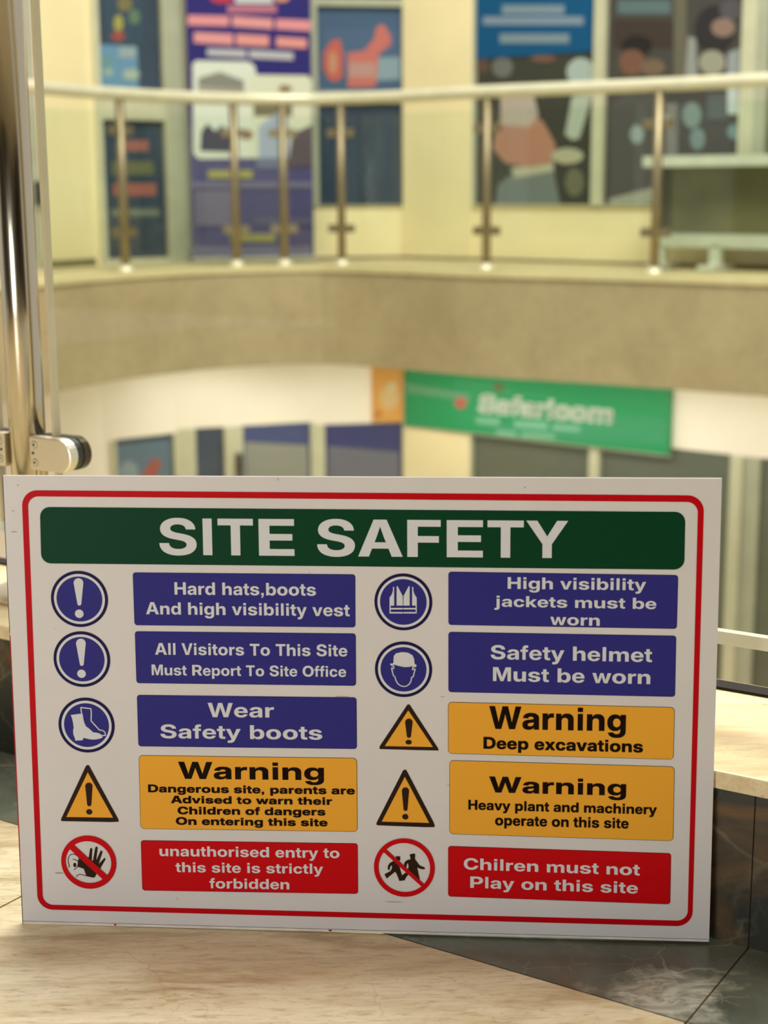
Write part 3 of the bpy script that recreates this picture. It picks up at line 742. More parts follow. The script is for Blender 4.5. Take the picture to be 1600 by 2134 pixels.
HAND_POSTER = [
    ((115, 125, 120), [(0.171, 0.516), (0.189, 0.648), (0.282, 0.708), (0.609, 0.75), (0.668, 0.517)]),
    ((190, 185, 155), [(0.288, 0.754), (0.609, 0.786), (0.617, 0.732), (0.319, 0.69)]),
    ((190, 128, 102), [(0.166, 0.999), (0.221, 1.103), (0.423, 1.111), (0.532, 1.034), (0.624, 0.898), (0.609, 0.78), (0.428, 0.758), (0.243, 0.785), (0.148, 0.878)]),
    ((190, 172, 160), [(0.21, 1.028), (0.201, 1.194), (0.274, 1.242), (0.384, 1.237), (0.457, 1.199), (0.495, 1.079), (0.424, 1.007)]),
    ((172, 190, 184), [(0.903, 1.325), (0.894, 1.288), (0.866, 1.259), (0.825, 1.244), (0.779, 1.246), (0.737, 1.265), (0.707, 1.296), (0.696, 1.335), (0.705, 1.372), (0.734, 1.4), (0.775, 1.415), (0.821, 1.412), (0.863, 1.394), (0.892, 1.362)]),
    ((180, 190, 170), [(0.741, 1.188), (0.889, 1.196), (0.799, 0.93), (0.747, 0.919), (0.694, 0.956)]),
    ((185, 180, 145), [(0.833, 0.821), (0.822, 0.8), (0.79, 0.783), (0.742, 0.774), (0.689, 0.774), (0.64, 0.785), (0.606, 0.803), (0.594, 0.825), (0.605, 0.847), (0.638, 0.864), (0.687, 0.872), (0.74, 0.871), (0.788, 0.861), (0.821, 0.843)]),
    ((110, 108, 85), [(0.841, 0.659), (0.835, 0.621), (0.816, 0.59), (0.789, 0.573), (0.757, 0.573), (0.729, 0.59), (0.708, 0.621), (0.7, 0.66), (0.707, 0.699), (0.725, 0.73), (0.753, 0.746), (0.784, 0.746), (0.813, 0.729), (0.833, 0.698)]),
    ((110, 110, 106), [(0.298, 1.383), (0.29, 1.355), (0.268, 1.333), (0.236, 1.322), (0.2, 1.324), (0.167, 1.338), (0.144, 1.362), (0.135, 1.391), (0.143, 1.419), (0.165, 1.441), (0.198, 1.452), (0.234, 1.45), (0.267, 1.435), (0.29, 1.412)]),
    ((95, 70, 60), [(0.112, 1.401), (0.108, 1.378), (0.093, 1.36), (0.072, 1.35), (0.049, 1.352), (0.027, 1.363), (0.012, 1.383), (0.007, 1.406), (0.012, 1.43), (0.026, 1.448), (0.048, 1.457), (0.071, 1.456), (0.092, 1.444), (0.107, 1.425)]),
    ((120, 85, 65), [(0.624, 1.419), (0.614, 1.41), (0.587, 1.403), (0.547, 1.4), (0.503, 1.403), (0.463, 1.409), (0.435, 1.419), (0.424, 1.43), (0.434, 1.439), (0.462, 1.446), (0.502, 1.448), (0.547, 1.446), (0.586, 1.439), (0.614, 1.43)]),
]
PEOPLE_POSTER = [
    ((88, 112, 116), [(1.049, 1.738), (1.405, 1.712), (1.408, 1.635), (1.051, 1.66)]),
    ((62, 50, 45), [(1.019, 1.629), (1.425, 1.601), (1.431, 1.437), (1.024, 1.46)]),
    ((105, 98, 80), [(1.424, 1.805), (1.506, 1.798), (1.527, 1.24), (1.445, 1.244)]),
    ((35, 32, 30), [(1.293, 1.459), (1.284, 1.433), (1.256, 1.413), (1.214, 1.404), (1.168, 1.406), (1.125, 1.42), (1.095, 1.443), (1.084, 1.471), (1.093, 1.497), (1.122, 1.517), (1.164, 1.526), (1.21, 1.523), (1.253, 1.509), (1.282, 1.486)]),
    ((125, 80, 64), [(1.251, 1.364), (1.243, 1.33), (1.219, 1.304), (1.182, 1.291), (1.141, 1.293), (1.103, 1.31), (1.077, 1.339), (1.067, 1.373), (1.075, 1.407), (1.1, 1.433), (1.136, 1.446), (1.177, 1.444), (1.215, 1.427), (1.241, 1.398)]),
    ((120, 95, 75), [(1.384, 1.329), (1.377, 1.308), (1.354, 1.292), (1.321, 1.284), (1.284, 1.286), (1.249, 1.297), (1.225, 1.316), (1.216, 1.338), (1.224, 1.359), (1.247, 1.375), (1.28, 1.383), (1.318, 1.381), (1.352, 1.37), (1.375, 1.352)]),
    ((82, 80, 77), [(1.01, 1.12), (1.115, 1.188), (1.345, 1.165), (1.398, 0.599), (1.026, 0.556)]),
    ((150, 165, 165), [(1.252, 0.942), (1.248, 0.918), (1.236, 0.898), (1.218, 0.888), (1.197, 0.888), (1.178, 0.9), (1.165, 0.92), (1.159, 0.945), (1.163, 0.969), (1.176, 0.989), (1.194, 0.999), (1.214, 0.999), (1.233, 0.987), (1.247, 0.967)]),
    ((125, 122, 118), [(1.395, 1.121), (1.475, 1.118), (1.491, 0.684), (1.411, 0.684)]),
    ((165, 158, 140), [(1.437, 1.022), (1.434, 1.007), (1.424, 0.996), (1.408, 0.99), (1.391, 0.99), (1.376, 0.997), (1.364, 1.009), (1.36, 1.024), (1.363, 1.039), (1.374, 1.05), (1.389, 1.056), (1.406, 1.055), (1.422, 1.049), (1.433, 1.037)]),
    ((150, 152, 146), [(1.53, 1.5), (1.58, 1.483), (1.603, 1.237), (1.518, 1.241)]),
    ((44, 41, 44), [(1.829, 1.521), (1.819, 1.464), (1.786, 1.42), (1.736, 1.396), (1.678, 1.4), (1.625, 1.429), (1.587, 1.478), (1.572, 1.538), (1.582, 1.595), (1.617, 1.64), (1.667, 1.662), (1.724, 1.658), (1.776, 1.629), (1.814, 1.58)]),
    ((82, 78, 84), [(1.875, 1.624), (1.869, 1.599), (1.849, 1.58), (1.819, 1.571), (1.786, 1.573), (1.755, 1.587), (1.733, 1.609), (1.724, 1.635), (1.731, 1.66), (1.751, 1.679), (1.781, 1.688), (1.814, 1.685), (1.845, 1.672), (1.866, 1.65)]),
    ((145, 114, 100), [(1.828, 1.529), (1.822, 1.507), (1.802, 1.489), (1.772, 1.481), (1.738, 1.483), (1.707, 1.495), (1.685, 1.515), (1.677, 1.539), (1.683, 1.562), (1.704, 1.579), (1.734, 1.587), (1.767, 1.585), (1.798, 1.573), (1.82, 1.553)]),
    ((160, 155, 135), [(1.777, 1.337), (1.77, 1.307), (1.747, 1.284), (1.713, 1.272), (1.675, 1.274), (1.639, 1.289), (1.614, 1.315), (1.604, 1.346), (1.612, 1.376), (1.635, 1.399), (1.669, 1.411), (1.707, 1.409), (1.742, 1.394), (1.767, 1.368)]),
    ((152, 157, 162), [(1.789, 1.39), (1.864, 1.413), (1.866, 1.225), (1.787, 1.229)]),
    ((85, 90, 90), [(1.668, 1.166), (1.79, 1.161), (1.797, 1.011), (1.674, 1.015)]),
    ((122, 142, 140), [(1.635, 1.044), (1.63, 1.01), (1.614, 0.984), (1.59, 0.969), (1.562, 0.97), (1.536, 0.986), (1.517, 1.014), (1.509, 1.047), (1.514, 1.081), (1.531, 1.107), (1.556, 1.121), (1.584, 1.12), (1.609, 1.105), (1.628, 1.077)]),
    ((118, 138, 138), [(1.666, 0.905), (1.662, 0.876), (1.649, 0.853), (1.63, 0.841), (1.607, 0.841), (1.587, 0.854), (1.572, 0.878), (1.566, 0.907), (1.569, 0.936), (1.582, 0.959), (1.602, 0.971), (1.624, 0.97), (1.645, 0.957), (1.66, 0.934)]),
    ((112, 142, 146), [(1.891, 0.941), (1.888, 0.922), (1.877, 0.907), (1.86, 0.899), (1.841, 0.899), (1.824, 0.908), (1.811, 0.924), (1.806, 0.943), (1.81, 0.962), (1.821, 0.976), (1.837, 0.984), (1.856, 0.984), (1.874, 0.975), (1.886, 0.96)]),
    ((192, 202, 198), [(1.795, 1.201), (1.864, 1.198), (1.872, 1.042), (1.802, 1.044)]),
    ((165, 165, 145), [(1.027, 0.524), (1.026, 0.559), (1.508, 0.667), (1.557, 0.65), (1.565, 0.599), (1.286, 0.525)]),
]
BLUE_NOTICE = [
    ((120, 145, 165), [(0.212, 1.771), (0.677, 1.737), (0.678, 1.68), (0.213, 1.712)]),
    ((125, 145, 170), [(0.064, 1.71), (0.816, 1.659), (0.817, 1.608), (0.065, 1.657)]),
    ((120, 145, 160), [(0.196, 1.595), (0.715, 1.563), (0.716, 1.506), (0.197, 1.536)]),
]
STAFF_POSTER = [
    ((70, 95, 135), [(0.1, 1.667), (0.627, 1.672), (0.626, 1.425), (0.097, 1.421)]),
    ((130, 155, 170), [(0.463, 1.486), (0.626, 1.493), (0.626, 1.347), (0.462, 1.337)]),
    ((205, 90, 75), [(0.108, 1.514), (0.157, 1.591), (0.215, 1.607), (0.237, 1.515), (0.232, 1.36), (0.186, 1.329), (0.138, 1.344), (0.103, 1.421)]),
    ((200, 140, 105), [(0.197, 1.453), (0.194, 1.421), (0.186, 1.395), (0.174, 1.38), (0.161, 1.38), (0.15, 1.395), (0.142, 1.42), (0.139, 1.452), (0.143, 1.485), (0.151, 1.51), (0.163, 1.525), (0.176, 1.525), (0.187, 1.511), (0.195, 1.485)]),
    ((205, 105, 95), [(0.266, 1.515), (0.382, 1.531), (0.448, 1.609), (0.465, 1.686), (0.513, 1.702), (0.562, 1.625), (0.561, 1.573), (0.48, 1.51), (0.456, 1.299), (0.267, 1.292)]),
    ((190, 140, 130), [(0.272, 1.453), (0.453, 1.455), (0.453, 1.362), (0.271, 1.361)]),
]
STICKER_FIGURE = [
    ((170, 160, 70), [(0.276, 1.662), (0.271, 1.639), (0.261, 1.62), (0.247, 1.609), (0.232, 1.608), (0.219, 1.618), (0.211, 1.635), (0.209, 1.658), (0.213, 1.681), (0.223, 1.699), (0.237, 1.71), (0.252, 1.711), (0.265, 1.702), (0.273, 1.684)]),
    ((165, 70, 65), [(0.282, 1.583), (0.277, 1.569), (0.264, 1.557), (0.244, 1.55), (0.223, 1.549), (0.205, 1.554), (0.192, 1.565), (0.188, 1.578), (0.194, 1.593), (0.207, 1.604), (0.226, 1.612), (0.247, 1.613), (0.266, 1.607), (0.278, 1.597)]),
    ((125, 115, 70), [(0.345, 1.782), (0.339, 1.761), (0.323, 1.744), (0.301, 1.734), (0.277, 1.733), (0.256, 1.74), (0.242, 1.756), (0.237, 1.775), (0.244, 1.796), (0.259, 1.813), (0.281, 1.823), (0.305, 1.825), (0.326, 1.817), (0.341, 1.802)]),
    ((95, 125, 95), [(0.396, 1.706), (0.391, 1.686), (0.379, 1.669), (0.362, 1.659), (0.344, 1.658), (0.328, 1.666), (0.318, 1.682), (0.315, 1.702), (0.32, 1.722), (0.332, 1.739), (0.348, 1.749), (0.366, 1.75), (0.382, 1.742), (0.393, 1.726)]),
]
PALE_POSTER = [
    ((150, 170, 175), [(0.239, 1.517), (0.358, 1.522), (0.355, 1.454), (0.236, 1.449)]),
    ((100, 150, 160), [(0.11, 1.458), (0.186, 1.462), (0.182, 1.359), (0.105, 1.356)]),
    ((150, 180, 165), [(0.192, 1.36), (0.188, 1.348), (0.178, 1.338), (0.164, 1.333), (0.15, 1.332), (0.136, 1.337), (0.128, 1.346), (0.125, 1.357), (0.129, 1.369), (0.138, 1.378), (0.152, 1.384), (0.167, 1.384), (0.18, 1.38), (0.189, 1.371)]),
    ((165, 185, 165), [(0.378, 1.352), (0.371, 1.336), (0.354, 1.323), (0.329, 1.315), (0.301, 1.314), (0.277, 1.32), (0.261, 1.332), (0.255, 1.347), (0.262, 1.363), (0.279, 1.376), (0.304, 1.384), (0.332, 1.385), (0.356, 1.379), (0.372, 1.367)]),
]
DOOR_TEXT = [
    ((165, 95, 85), [(0.196, 0.939), (0.427, 0.942), (0.424, 0.873), (0.193, 0.871)]),
    ((105, 108, 72), [(0.16, 0.808), (0.456, 0.809), (0.453, 0.724), (0.156, 0.723)]),
    ((165, 92, 82), [(0.16, 0.669), (0.472, 0.668), (0.469, 0.589), (0.157, 0.591)]),
    ((120, 125, 112), [(0.146, 0.506), (0.49, 0.502), (0.488, 0.459), (0.144, 0.464)]),
]
ROLLUP = [
    ((205, 45, 70), [(0.444, 1.838), (0.436, 1.821), (0.412, 1.807), (0.379, 1.799), (0.342, 1.797), (0.31, 1.804), (0.287, 1.817), (0.28, 1.833), (0.288, 1.85), (0.311, 1.864), (0.344, 1.873), (0.381, 1.874), (0.414, 1.868), (0.437, 1.855)]),
    ((205, 205, 215), [(0.449, 1.892), (0.699, 1.9), (0.697, 1.807), (0.447, 1.8)]),
    ((225, 150, 100), [(0.812, 1.85), (0.806, 1.836), (0.79, 1.825), (0.768, 1.819), (0.744, 1.818), (0.722, 1.823), (0.707, 1.833), (0.701, 1.846), (0.707, 1.859), (0.723, 1.87), (0.745, 1.877), (0.769, 1.878), (0.791, 1.873), (0.807, 1.863)]),
    ((190, 105, 130), [(0.395, 1.789), (0.723, 1.799), (0.722, 1.748), (0.394, 1.738)]),
    ((236, 140, 150), [(0.135, 1.719), (0.406, 1.721), (0.405, 1.658), (0.133, 1.657)]),
    ((236, 146, 150), [(0.425, 1.721), (0.695, 1.711), (0.694, 1.647), (0.424, 1.658)]),
    ((236, 140, 152), [(0.715, 1.711), (0.95, 1.708), (0.949, 1.641), (0.713, 1.648)]),
    ((236, 146, 150), [(0.172, 1.616), (0.429, 1.61), (0.427, 1.541), (0.17, 1.55)]),
    ((238, 146, 140), [(0.448, 1.611), (0.667, 1.604), (0.666, 1.537), (0.446, 1.542)]),
    ((238, 146, 142), [(0.716, 1.599), (0.922, 1.592), (0.921, 1.531), (0.714, 1.538)]),
    ((190, 185, 195), [(0.254, 1.516), (0.513, 1.513), (0.512, 1.464), (0.253, 1.471)]),
    ((190, 185, 195), [(0.532, 1.513), (0.828, 1.504), (0.827, 1.455), (0.531, 1.462)]),
    ((226, 230, 216), [(0.156, 1.418), (0.182, 1.44), (0.527, 1.44), (0.566, 1.414), (0.577, 1.359), (0.565, 0.828), (0.182, 0.822), (0.145, 0.853)]),
    ((226, 226, 200), [(0.532, 1.358), (0.925, 1.359), (0.951, 1.328), (0.943, 0.829), (0.519, 0.828)]),
    ((138, 135, 126), [(0.192, 1.331), (0.333, 1.373), (0.492, 1.321), (0.491, 1.272), (0.19, 1.274)]),
    ((166, 152, 134), [(0.19, 1.268), (0.497, 1.272), (0.496, 1.205), (0.188, 1.201)]),
    ((120, 112, 84), [(0.554, 1.193), (0.816, 1.196), (0.814, 1.097), (0.552, 1.095)]),
    ((166, 176, 206), [(0.583, 1.03), (0.732, 1.134), (0.787, 1.078), (0.793, 0.829), (0.578, 0.828)]),
    ((150, 95, 70), [(0.545, 0.977), (0.541, 0.964), (0.528, 0.953), (0.509, 0.947), (0.489, 0.947), (0.471, 0.953), (0.459, 0.964), (0.454, 0.977), (0.459, 0.99), (0.472, 1.001), (0.49, 1.007), (0.511, 1.007), (0.529, 1.002), (0.541, 0.991)]),
    ((66, 60, 84), [(0.19, 0.874), (0.201, 0.997), (0.244, 1.049), (0.29, 0.998), (0.34, 1.038), (0.393, 0.983), (0.396, 0.866)]),
    ((95, 80, 90), [(0.812, 0.985), (0.946, 1.042), (0.942, 0.781), (0.775, 0.766)]),
    ((150, 120, 90), [(0.814, 1.274), (0.809, 1.263), (0.796, 1.254), (0.778, 1.249), (0.757, 1.249), (0.739, 1.253), (0.726, 1.262), (0.722, 1.272), (0.727, 1.283), (0.74, 1.292), (0.758, 1.297), (0.779, 1.297), (0.797, 1.293), (0.81, 1.284)]),
    ((110, 112, 150), [(0.562, 0.828), (0.776, 0.829), (0.775, 0.76), (0.56, 0.76)]),
    ((172, 162, 84), [(0.238, 0.751), (0.537, 0.75), (0.536, 0.697), (0.236, 0.698)]),
    ((118, 110, 148), [(0.127, 0.677), (0.94, 0.674), (0.94, 0.633), (0.125, 0.637)]),
    ((118, 110, 142), [(0.151, 0.624), (0.436, 0.623), (0.43, 0.39), (0.143, 0.394)]),
    ((96, 90, 130), [(0.536, 0.446), (0.936, 0.441), (0.936, 0.39), (0.535, 0.395)]),
    ((165, 158, 84), [(0.376, 0.34), (0.683, 0.336), (0.682, 0.282), (0.374, 0.286)]),
    ((120, 114, 150), [(0.113, 0.262), (0.933, 0.249), (0.932, 0.142), (0.11, 0.158)]),
]
SHOP_SIGN = [
    ((45, 160, 105), [(0.071, -0.957), (0.787, -0.81), (1.5, -0.767), (1.506, -0.936), (0.458, -0.999)]),
    ((95, 170, 125), [(-0.53, -0.7), (0.02, -0.735), (0.02, -0.785), (-0.53, -0.765)]),
    ((205, 95, 80), [(-0.002, -0.798), (-0.007, -0.816), (-0.021, -0.831), (-0.042, -0.84), (-0.065, -0.842), (-0.086, -0.836), (-0.101, -0.824), (-0.106, -0.807), (-0.101, -0.789), (-0.087, -0.774), (-0.066, -0.765), (-0.043, -0.763), (-0.022, -0.769), (-0.007, -0.782)]),
    ((140, 70, 55), [(0.293, -0.671), (0.289, -0.68), (0.279, -0.688), (0.263, -0.692), (0.246, -0.694), (0.231, -0.691), (0.22, -0.685), (0.216, -0.677), (0.22, -0.668), (0.23, -0.661), (0.246, -0.656), (0.263, -0.655), (0.278, -0.657), (0.289, -0.663)]),
    ((120, 195, 160), [(0.07, -0.891), (0.265, -0.881), (0.266, -0.926), (0.07, -0.93)]),
    ((120, 195, 160), [(0.38, -0.884), (0.642, -0.873), (0.643, -0.924), (0.381, -0.929)]),
    ((120, 195, 160), [(0.679, -0.883), (0.89, -0.876), (0.891, -0.914), (0.68, -0.921)]),
    ((115, 190, 150), [(0.235, -0.958), (0.4, -0.956), (0.401, -0.998), (0.236, -0.997)]),
    ((115, 190, 150), [(0.438, -0.956), (0.699, -0.944), (0.7, -0.986), (0.439, -0.994)]),
]
ORANGE_SIGN = [
    ((240, 195, 130), [(0.602, -0.807), (0.596, -0.846), (0.577, -0.876), (0.549, -0.892), (0.519, -0.891), (0.491, -0.873), (0.473, -0.842), (0.466, -0.804), (0.473, -0.766), (0.492, -0.736), (0.52, -0.72), (0.55, -0.72), (0.577, -0.738), (0.596, -0.769)]),
    ((215, 120, 50), [(0.479, -0.92), (0.476, -0.931), (0.469, -0.94), (0.458, -0.945), (0.446, -0.945), (0.435, -0.94), (0.427, -0.93), (0.425, -0.918), (0.427, -0.906), (0.435, -0.897), (0.446, -0.892), (0.458, -0.892), (0.469, -0.898), (0.477, -0.908)]),
    ((240, 205, 150), [(0.586, -0.729), (0.582, -0.747), (0.573, -0.761), (0.559, -0.768), (0.544, -0.768), (0.53, -0.76), (0.521, -0.745), (0.518, -0.728), (0.521, -0.71), (0.531, -0.696), (0.544, -0.689), (0.559, -0.689), (0.573, -0.697), (0.582, -0.712)]),
]
LOWER_POSTER = [
    ((180, 78, 66), [(0.264, -1.28), (0.352, -1.165), (0.407, -1.148), (0.434, -1.184), (0.383, -1.294)]),
    ((140, 160, 172), [(0.259, -1.231), (0.25, -1.265), (0.229, -1.291), (0.2, -1.304), (0.168, -1.3), (0.141, -1.281), (0.122, -1.25), (0.117, -1.215), (0.126, -1.18), (0.146, -1.154), (0.175, -1.142), (0.207, -1.145), (0.235, -1.164), (0.253, -1.194)]),
]


_gl = {}


def glyph(ch):
    """advance and filled outlines [[outer, hole, ...], ...] in font units"""
    if ch in _gl:
        return _gl[ch]
    adv, body = GLYPHS[ch].split(';')
    loops = []
    for c in body.split('|'):
        pts = []
        for tok in c.split(' '):
            on = not tok.startswith('*')
            x, y = tok.lstrip('*').split(',')
            pts.append((Vector((float(x), float(y))), on))
        full = []
        for i, (p, on) in enumerate(pts):
            q, qon = pts[i - 1]
            if not on and not qon:
                full.append(((p + q) / 2, True))
            full.append((p, on))
        s = next(i for i, (_, on) in enumerate(full) if on)
        full = full[s:] + full[:s]
        out = []
        i = 0
        n = len(full)
        while i < n:
            p, on = full[i]
            nx = full[(i + 1) % n]
            out.append((p.x, p.y))
            if not nx[1]:
                e = full[(i + 2) % n][0]
                for j in (1, 2, 3):
                    t = j / 4
                    q = (1 - t) ** 2 * p + 2 * t * (1 - t) * nx[0] + t * t * e
                    out.append((q.x, q.y))
                i += 2
            else:
                i += 1
        clean = [out[0]]
        for p in out[1:]:
            if (Vector(p) - Vector(clean[-1])).length > 0.5:
                clean.append(p)
        if (Vector(clean[0]) - Vector(clean[-1])).length < 0.5:
            clean.pop()
        loops.append(clean)

    v, f = fill_2d(loops, True)
    xs = [p[0] for l in loops for p in l]
    _gl[ch] = (float(adv), v, f, min(xs), max(xs))
    return _gl[ch]


def write(b, text, x0, x1, y0, y1, cap, bold, fn, material):
    """lay one line of lettering between x0 and x1; its baseline runs from y0 to y1 (y grows downward)"""
    pen = 0.0
    items = []
    lo, hi = 1e9, -1e9
    for ch in text:
        if ch == ' ':
            pen += 569
            continue
        adv, v, f, a, c = glyph(ch)
        items.append((pen, v, f))
        lo, hi = min(lo, pen + a), max(hi, pen + c)
        pen += adv
    sx = (x1 - x0) / (hi - lo)
    sy = cap / 1466.0
    d = bold * 0.5
    for pen, v, f in items:
        for dx, dy in ([(0, 0)] if not bold else [(-d, -d), (d, -d), (-d, d), (d, d)]):
            b.add([fn(x0 + (x + pen - lo) * sx + dx, y0 + (y1 - y0) * ((x + pen - lo) / (hi - lo)) - y * sy + dy) for x, y in v], f, material)


# ------------------------------------------------------------------ near floor and curb
# the curb runs along D; N points from the camera side towards the atrium
D = Vector((0.844, -0.536))
D.normalize()
N = Vector((-D.y, D.x))


def tn(t, n, z=0.0):
    return (D.x * t + N.x * n, D.y * t + N.y * n, z)


RISER_N, NOSE_N, BACK_N, POST_N, BORDER_N = 1.187, 1.1845, 1.390, 1.300, 1.046
CURB_Z = 0.154
JOINT = -0.388

b = MB()
b.box((-4.2, -3.6, -0.06), (4.2, RISER_N, -0.002), M['grout'], tn)
g = 0.0012
n_edges = [BORDER_N - 0.6 * k for k in range(8)]
for i in range(-7, 7):
    t0, t1 = JOINT + 0.6 * i + g, JOINT + 0.6 * (i + 1) - g
    for k in range(7):
        b.box((t0, n_edges[k + 1] + g, -0.002), (t1, n_edges[k] - g, 0.0), M['floor'], tn)
fl = b.build('floor')
tag(fl, kind='structure')

b = MB()
for i in range(-7, 7):
    b.box((JOINT + 0.6 * i + g * 0.7, BORDER_N + 0.0006, -0.002), (JOINT + 0.6 * (i + 1) - g * 0.7, RISER_N, 0.0), M['border'], tn)
tag(b.build('trim_1'), kind='structure')

curb = empty('trim_2', tn(0, RISER_N, 0), kind='structure')
b = MB()
for i in range(-7, 7):
    b.box((JOINT + 0.6 * i + 0.0006, RISER_N, -0.02), (JOINT + 0.6 * (i + 1) - 0.0006, RISER_N + 0.03, CURB_Z - 0.016), M['riser'], tn)
b.box((-4.2, RISER_N + 0.004, -0.5), (4.2, BACK_N - 0.002, CURB_Z - 0.016), M['fascia'], tn)
b.build('riser', curb)
b = MB()
for i in range(-7, 7):
    t0, t1 = JOINT + 0.6 * i + 0.0007 + 0.012, JOINT + 0.6 * (i + 1) - 0.0007 + 0.012
    prof = [(NOSE_N, CURB_Z - 0.0155), (NOSE_N, CURB_Z - 0.002), (NOSE_N + 0.0006, CURB_Z - 0.0006), (NOSE_N + 0.002, CURB_Z), (BACK_N, CURB_Z), (BACK_N, CURB_Z - 0.0155)]
    b.prism(prof, t0, t1, M['tread'], lambda x, y, z: tn(z, x, y))
b.build('tread', curb)
b = MB()
b.box((-4.2, BACK_N, CURB_Z - 0.03), (4.2, BACK_N + 0.022, CURB_Z + 0.003), M['edging'], tn)
b.build('edging', curb)
b = MB()
b.box((-4.2, BACK_N + 0.022, CURB_Z - 0.5), (4.2, BACK_N + 0.027, CURB_Z + 0.0015), M['nosing'], tn)
b.build('edge_strip', curb)

# hall behind the camera: its wall and its ceiling shade the front of the sign
b = MB()
b.box((-9, -3.75, 0), (9, -3.6, 3.2), M['hall_wall'], tn)
tag(b.build('wall_front'), kind='structure')
b = MB()
b.box((3.6, -3.6, 0), (3.75, 0.7, 3.05), M['hall_wall'], tn)
tag(b.build('wall_side'), kind='structure')
b = MB()
b.box((-9, -3.75, 3.05), (9, 0.7, 3.2), M['ceiling'], tn)
tag(b.build('ceiling'), kind='structure')

# ------------------------------------------------------------------ far gallery
E = [(-3.3, 5.2), (-2.62, 6.6), (-2.16, 7.6), (-1.819, 8.342), (-1.591, 8.83), (-1.13, 9.42), (-0.49, 9.72), (0.008, 9.49), (0.562, 9.03), (1.331, 8.57), (2.003, 8.09), (3.3, 7.15)]
E = smooth_curve(E, 5)
Q = [(-2.9, 8.5), (-2.1, 9.66), (-1.85, 10.03), (-1.40, 10.36), (-0.49, 10.66), (0.15, 10.76), (0.60, 10.42), (3.2, 8.38)]
QX = [(-4.6, 6.0)] + Q + [(4.6, 7.28)]
Z0, ZB = 0.154, -0.455        # gallery floor, underside of its edge beam
ZTOP, ZLOW = 3.0, -3.25


def facet(i):
    a, c = Vector(Q[i]), Vector(Q[i + 1])
    t = (c - a).normalized()
    n = Vector((t.y, -t.x))    # towards the atrium

    def fr(s, off, z):
        p = a + t * s + n * off
        return (p.x, p.y, z)
    return fr, (c - a).length


b = MB()
Ein = offset_curve(E, 0.03)
outline = Ein + list(reversed(offset_curve(QX, 0.12)))
b.prism(outline, ZB + 0.02, Z0, M['gallery_floor'])
tag(b.build('floor_gallery'), kind='structure')

fas = empty('trim_3', (0, 9.5, 0), kind='structure')


def strip(b, curve, d0, d1, z0, z1, material):
    a, c = offset_curve(curve, d0), offset_curve(curve, d1)
    n = len(a)
    vs = [(x, y, z) for z in (z0, z1) for l in (a, c) for x, y in l]
    fs = []
    for i in range(n - 1):
        fs += [(i, i + 1, n + i + 1, n + i), (2 * n + i, 3 * n + i, 3 * n + i + 1, 2 * n + i + 1), (i, 2 * n + i, 2 * n + i + 1, i + 1), (n + i, n + i + 1, 3 * n + i + 1, 3 * n + i)]
    b.add(vs, fs, material)


b = MB()
strip(b, E, 0.0, 0.03, ZB, Z0 - 0.03, M['fascia'])
b.build('cladding', fas)
b = MB()
strip(b, E, -0.012, 0.10, Z0 - 0.03, Z0 + 0.004, M['nosing'])
b.build('nosing', fas)

# ---- walls of the gallery and of the shops below, facet by facet
WALLS = [('wall_left', (0, 1, 2, 3)), ('wall_back', (4, 5)), ('wall_right', (6,))]
SILL = 0.513
OPEN = {2: [(0.06, 0.5585, Z0, 2.6)], 4: [(0.0, 0.648, SILL, 2.6)], 6: [(0.0, 2.9, SILL, 2.6)]}


def wall_piece(b, i, z0, z1, openings, material, proud=0.0):
    fr, L = facet(i)
    cuts = sorted({0.0, L} | {s for o in openings for s in o[:2] if 0 < s < L})
    for s0, s1 in zip(cuts, cuts[1:]):
        sm = (s0 + s1) / 2
        spans = [(z0, z1)]
        for o in openings:
            if o[0] < sm < o[1]:
                spans = [q for a, c in spans for q in ((a, min(c, o[2])), (max(a, o[3]), c)) if q[1] - q[0] > 1e-4]
        for a, c in spans:
            b.box((s0, -0.12, a), (s1, proud, c), material, fr)


for name, ids in WALLS:
    b = MB()
    for i in ids:
        wall_piece(b, i, Z0, ZTOP, OPEN.get(i, []), M['wall'], 0.02 if i == 5 else 0.0)
    tag(b.build(name), kind='structure')

LOW_OPEN = {2: [(0.09, 0.5585, ZLOW, -0.99)], 3: [(0.0, 0.958, ZLOW, -0.965)], 4: [(0.0, 0.642, ZLOW, -0.985)], 6: [(-0.01, 3.3, ZLOW, -0.965)]}
b = MB()
for i in range(7):
    wall_piece(b, i, ZLOW, ZB + 0.02, LOW_OPEN.get(i, []), M['bulkhead'], 0.0)
tag(b.build('wall_lower'), kind='structure')
b = MB()
fr, L = facet(5)
b.box((0.0, 0.0, ZLOW), (L, 0.02, -0.99), M['wall'], fr)
tag(b.build('trim_4'), kind='structure')

b = MB()
for i, a, c in ((1, 0.0, 0.447), (0, 0.0, 0.3), (4, 0.0, 0.648), (5, 0.0, 0.564), (6, 0.0, 3.3)):
    fr, L = facet(i)
    b.box((a, 0.0, Z0), (min(c, L), 0.035 if i == 5 else 0.015, Z0 + (0.045 if i < 2 else 0.02)), M['plinth'], fr)
tag(b.build('baseboard_back'), kind='structure')

b = MB()
b.box((-6, 4, ZLOW - 0.1), (6, 12.5, ZLOW), M['gallery_floor'])
b.box((-6, 1.6, ZLOW - 0.1), (6, 4, ZLOW), M['gallery_floor'])
tag(b.build('floor_lower'), kind='structure')


def bars(root, fr, rects, material, name='frame', depth=(-0.04, 0.02)):
    b = MB()
    for s0, s1, z0, z1 in rects:
        b.box((s0, depth[0], z0), (s1, depth[1], z1), material, fr)
    return b.build(name, root)


def pane(root, fr, s0, s1, z0, z1, material, name='pane', off=-0.02):
    b = MB()
    b.box((s0, off - 0.008, z0), (s1, off, z1), material, fr)
    return b.build(name, root)


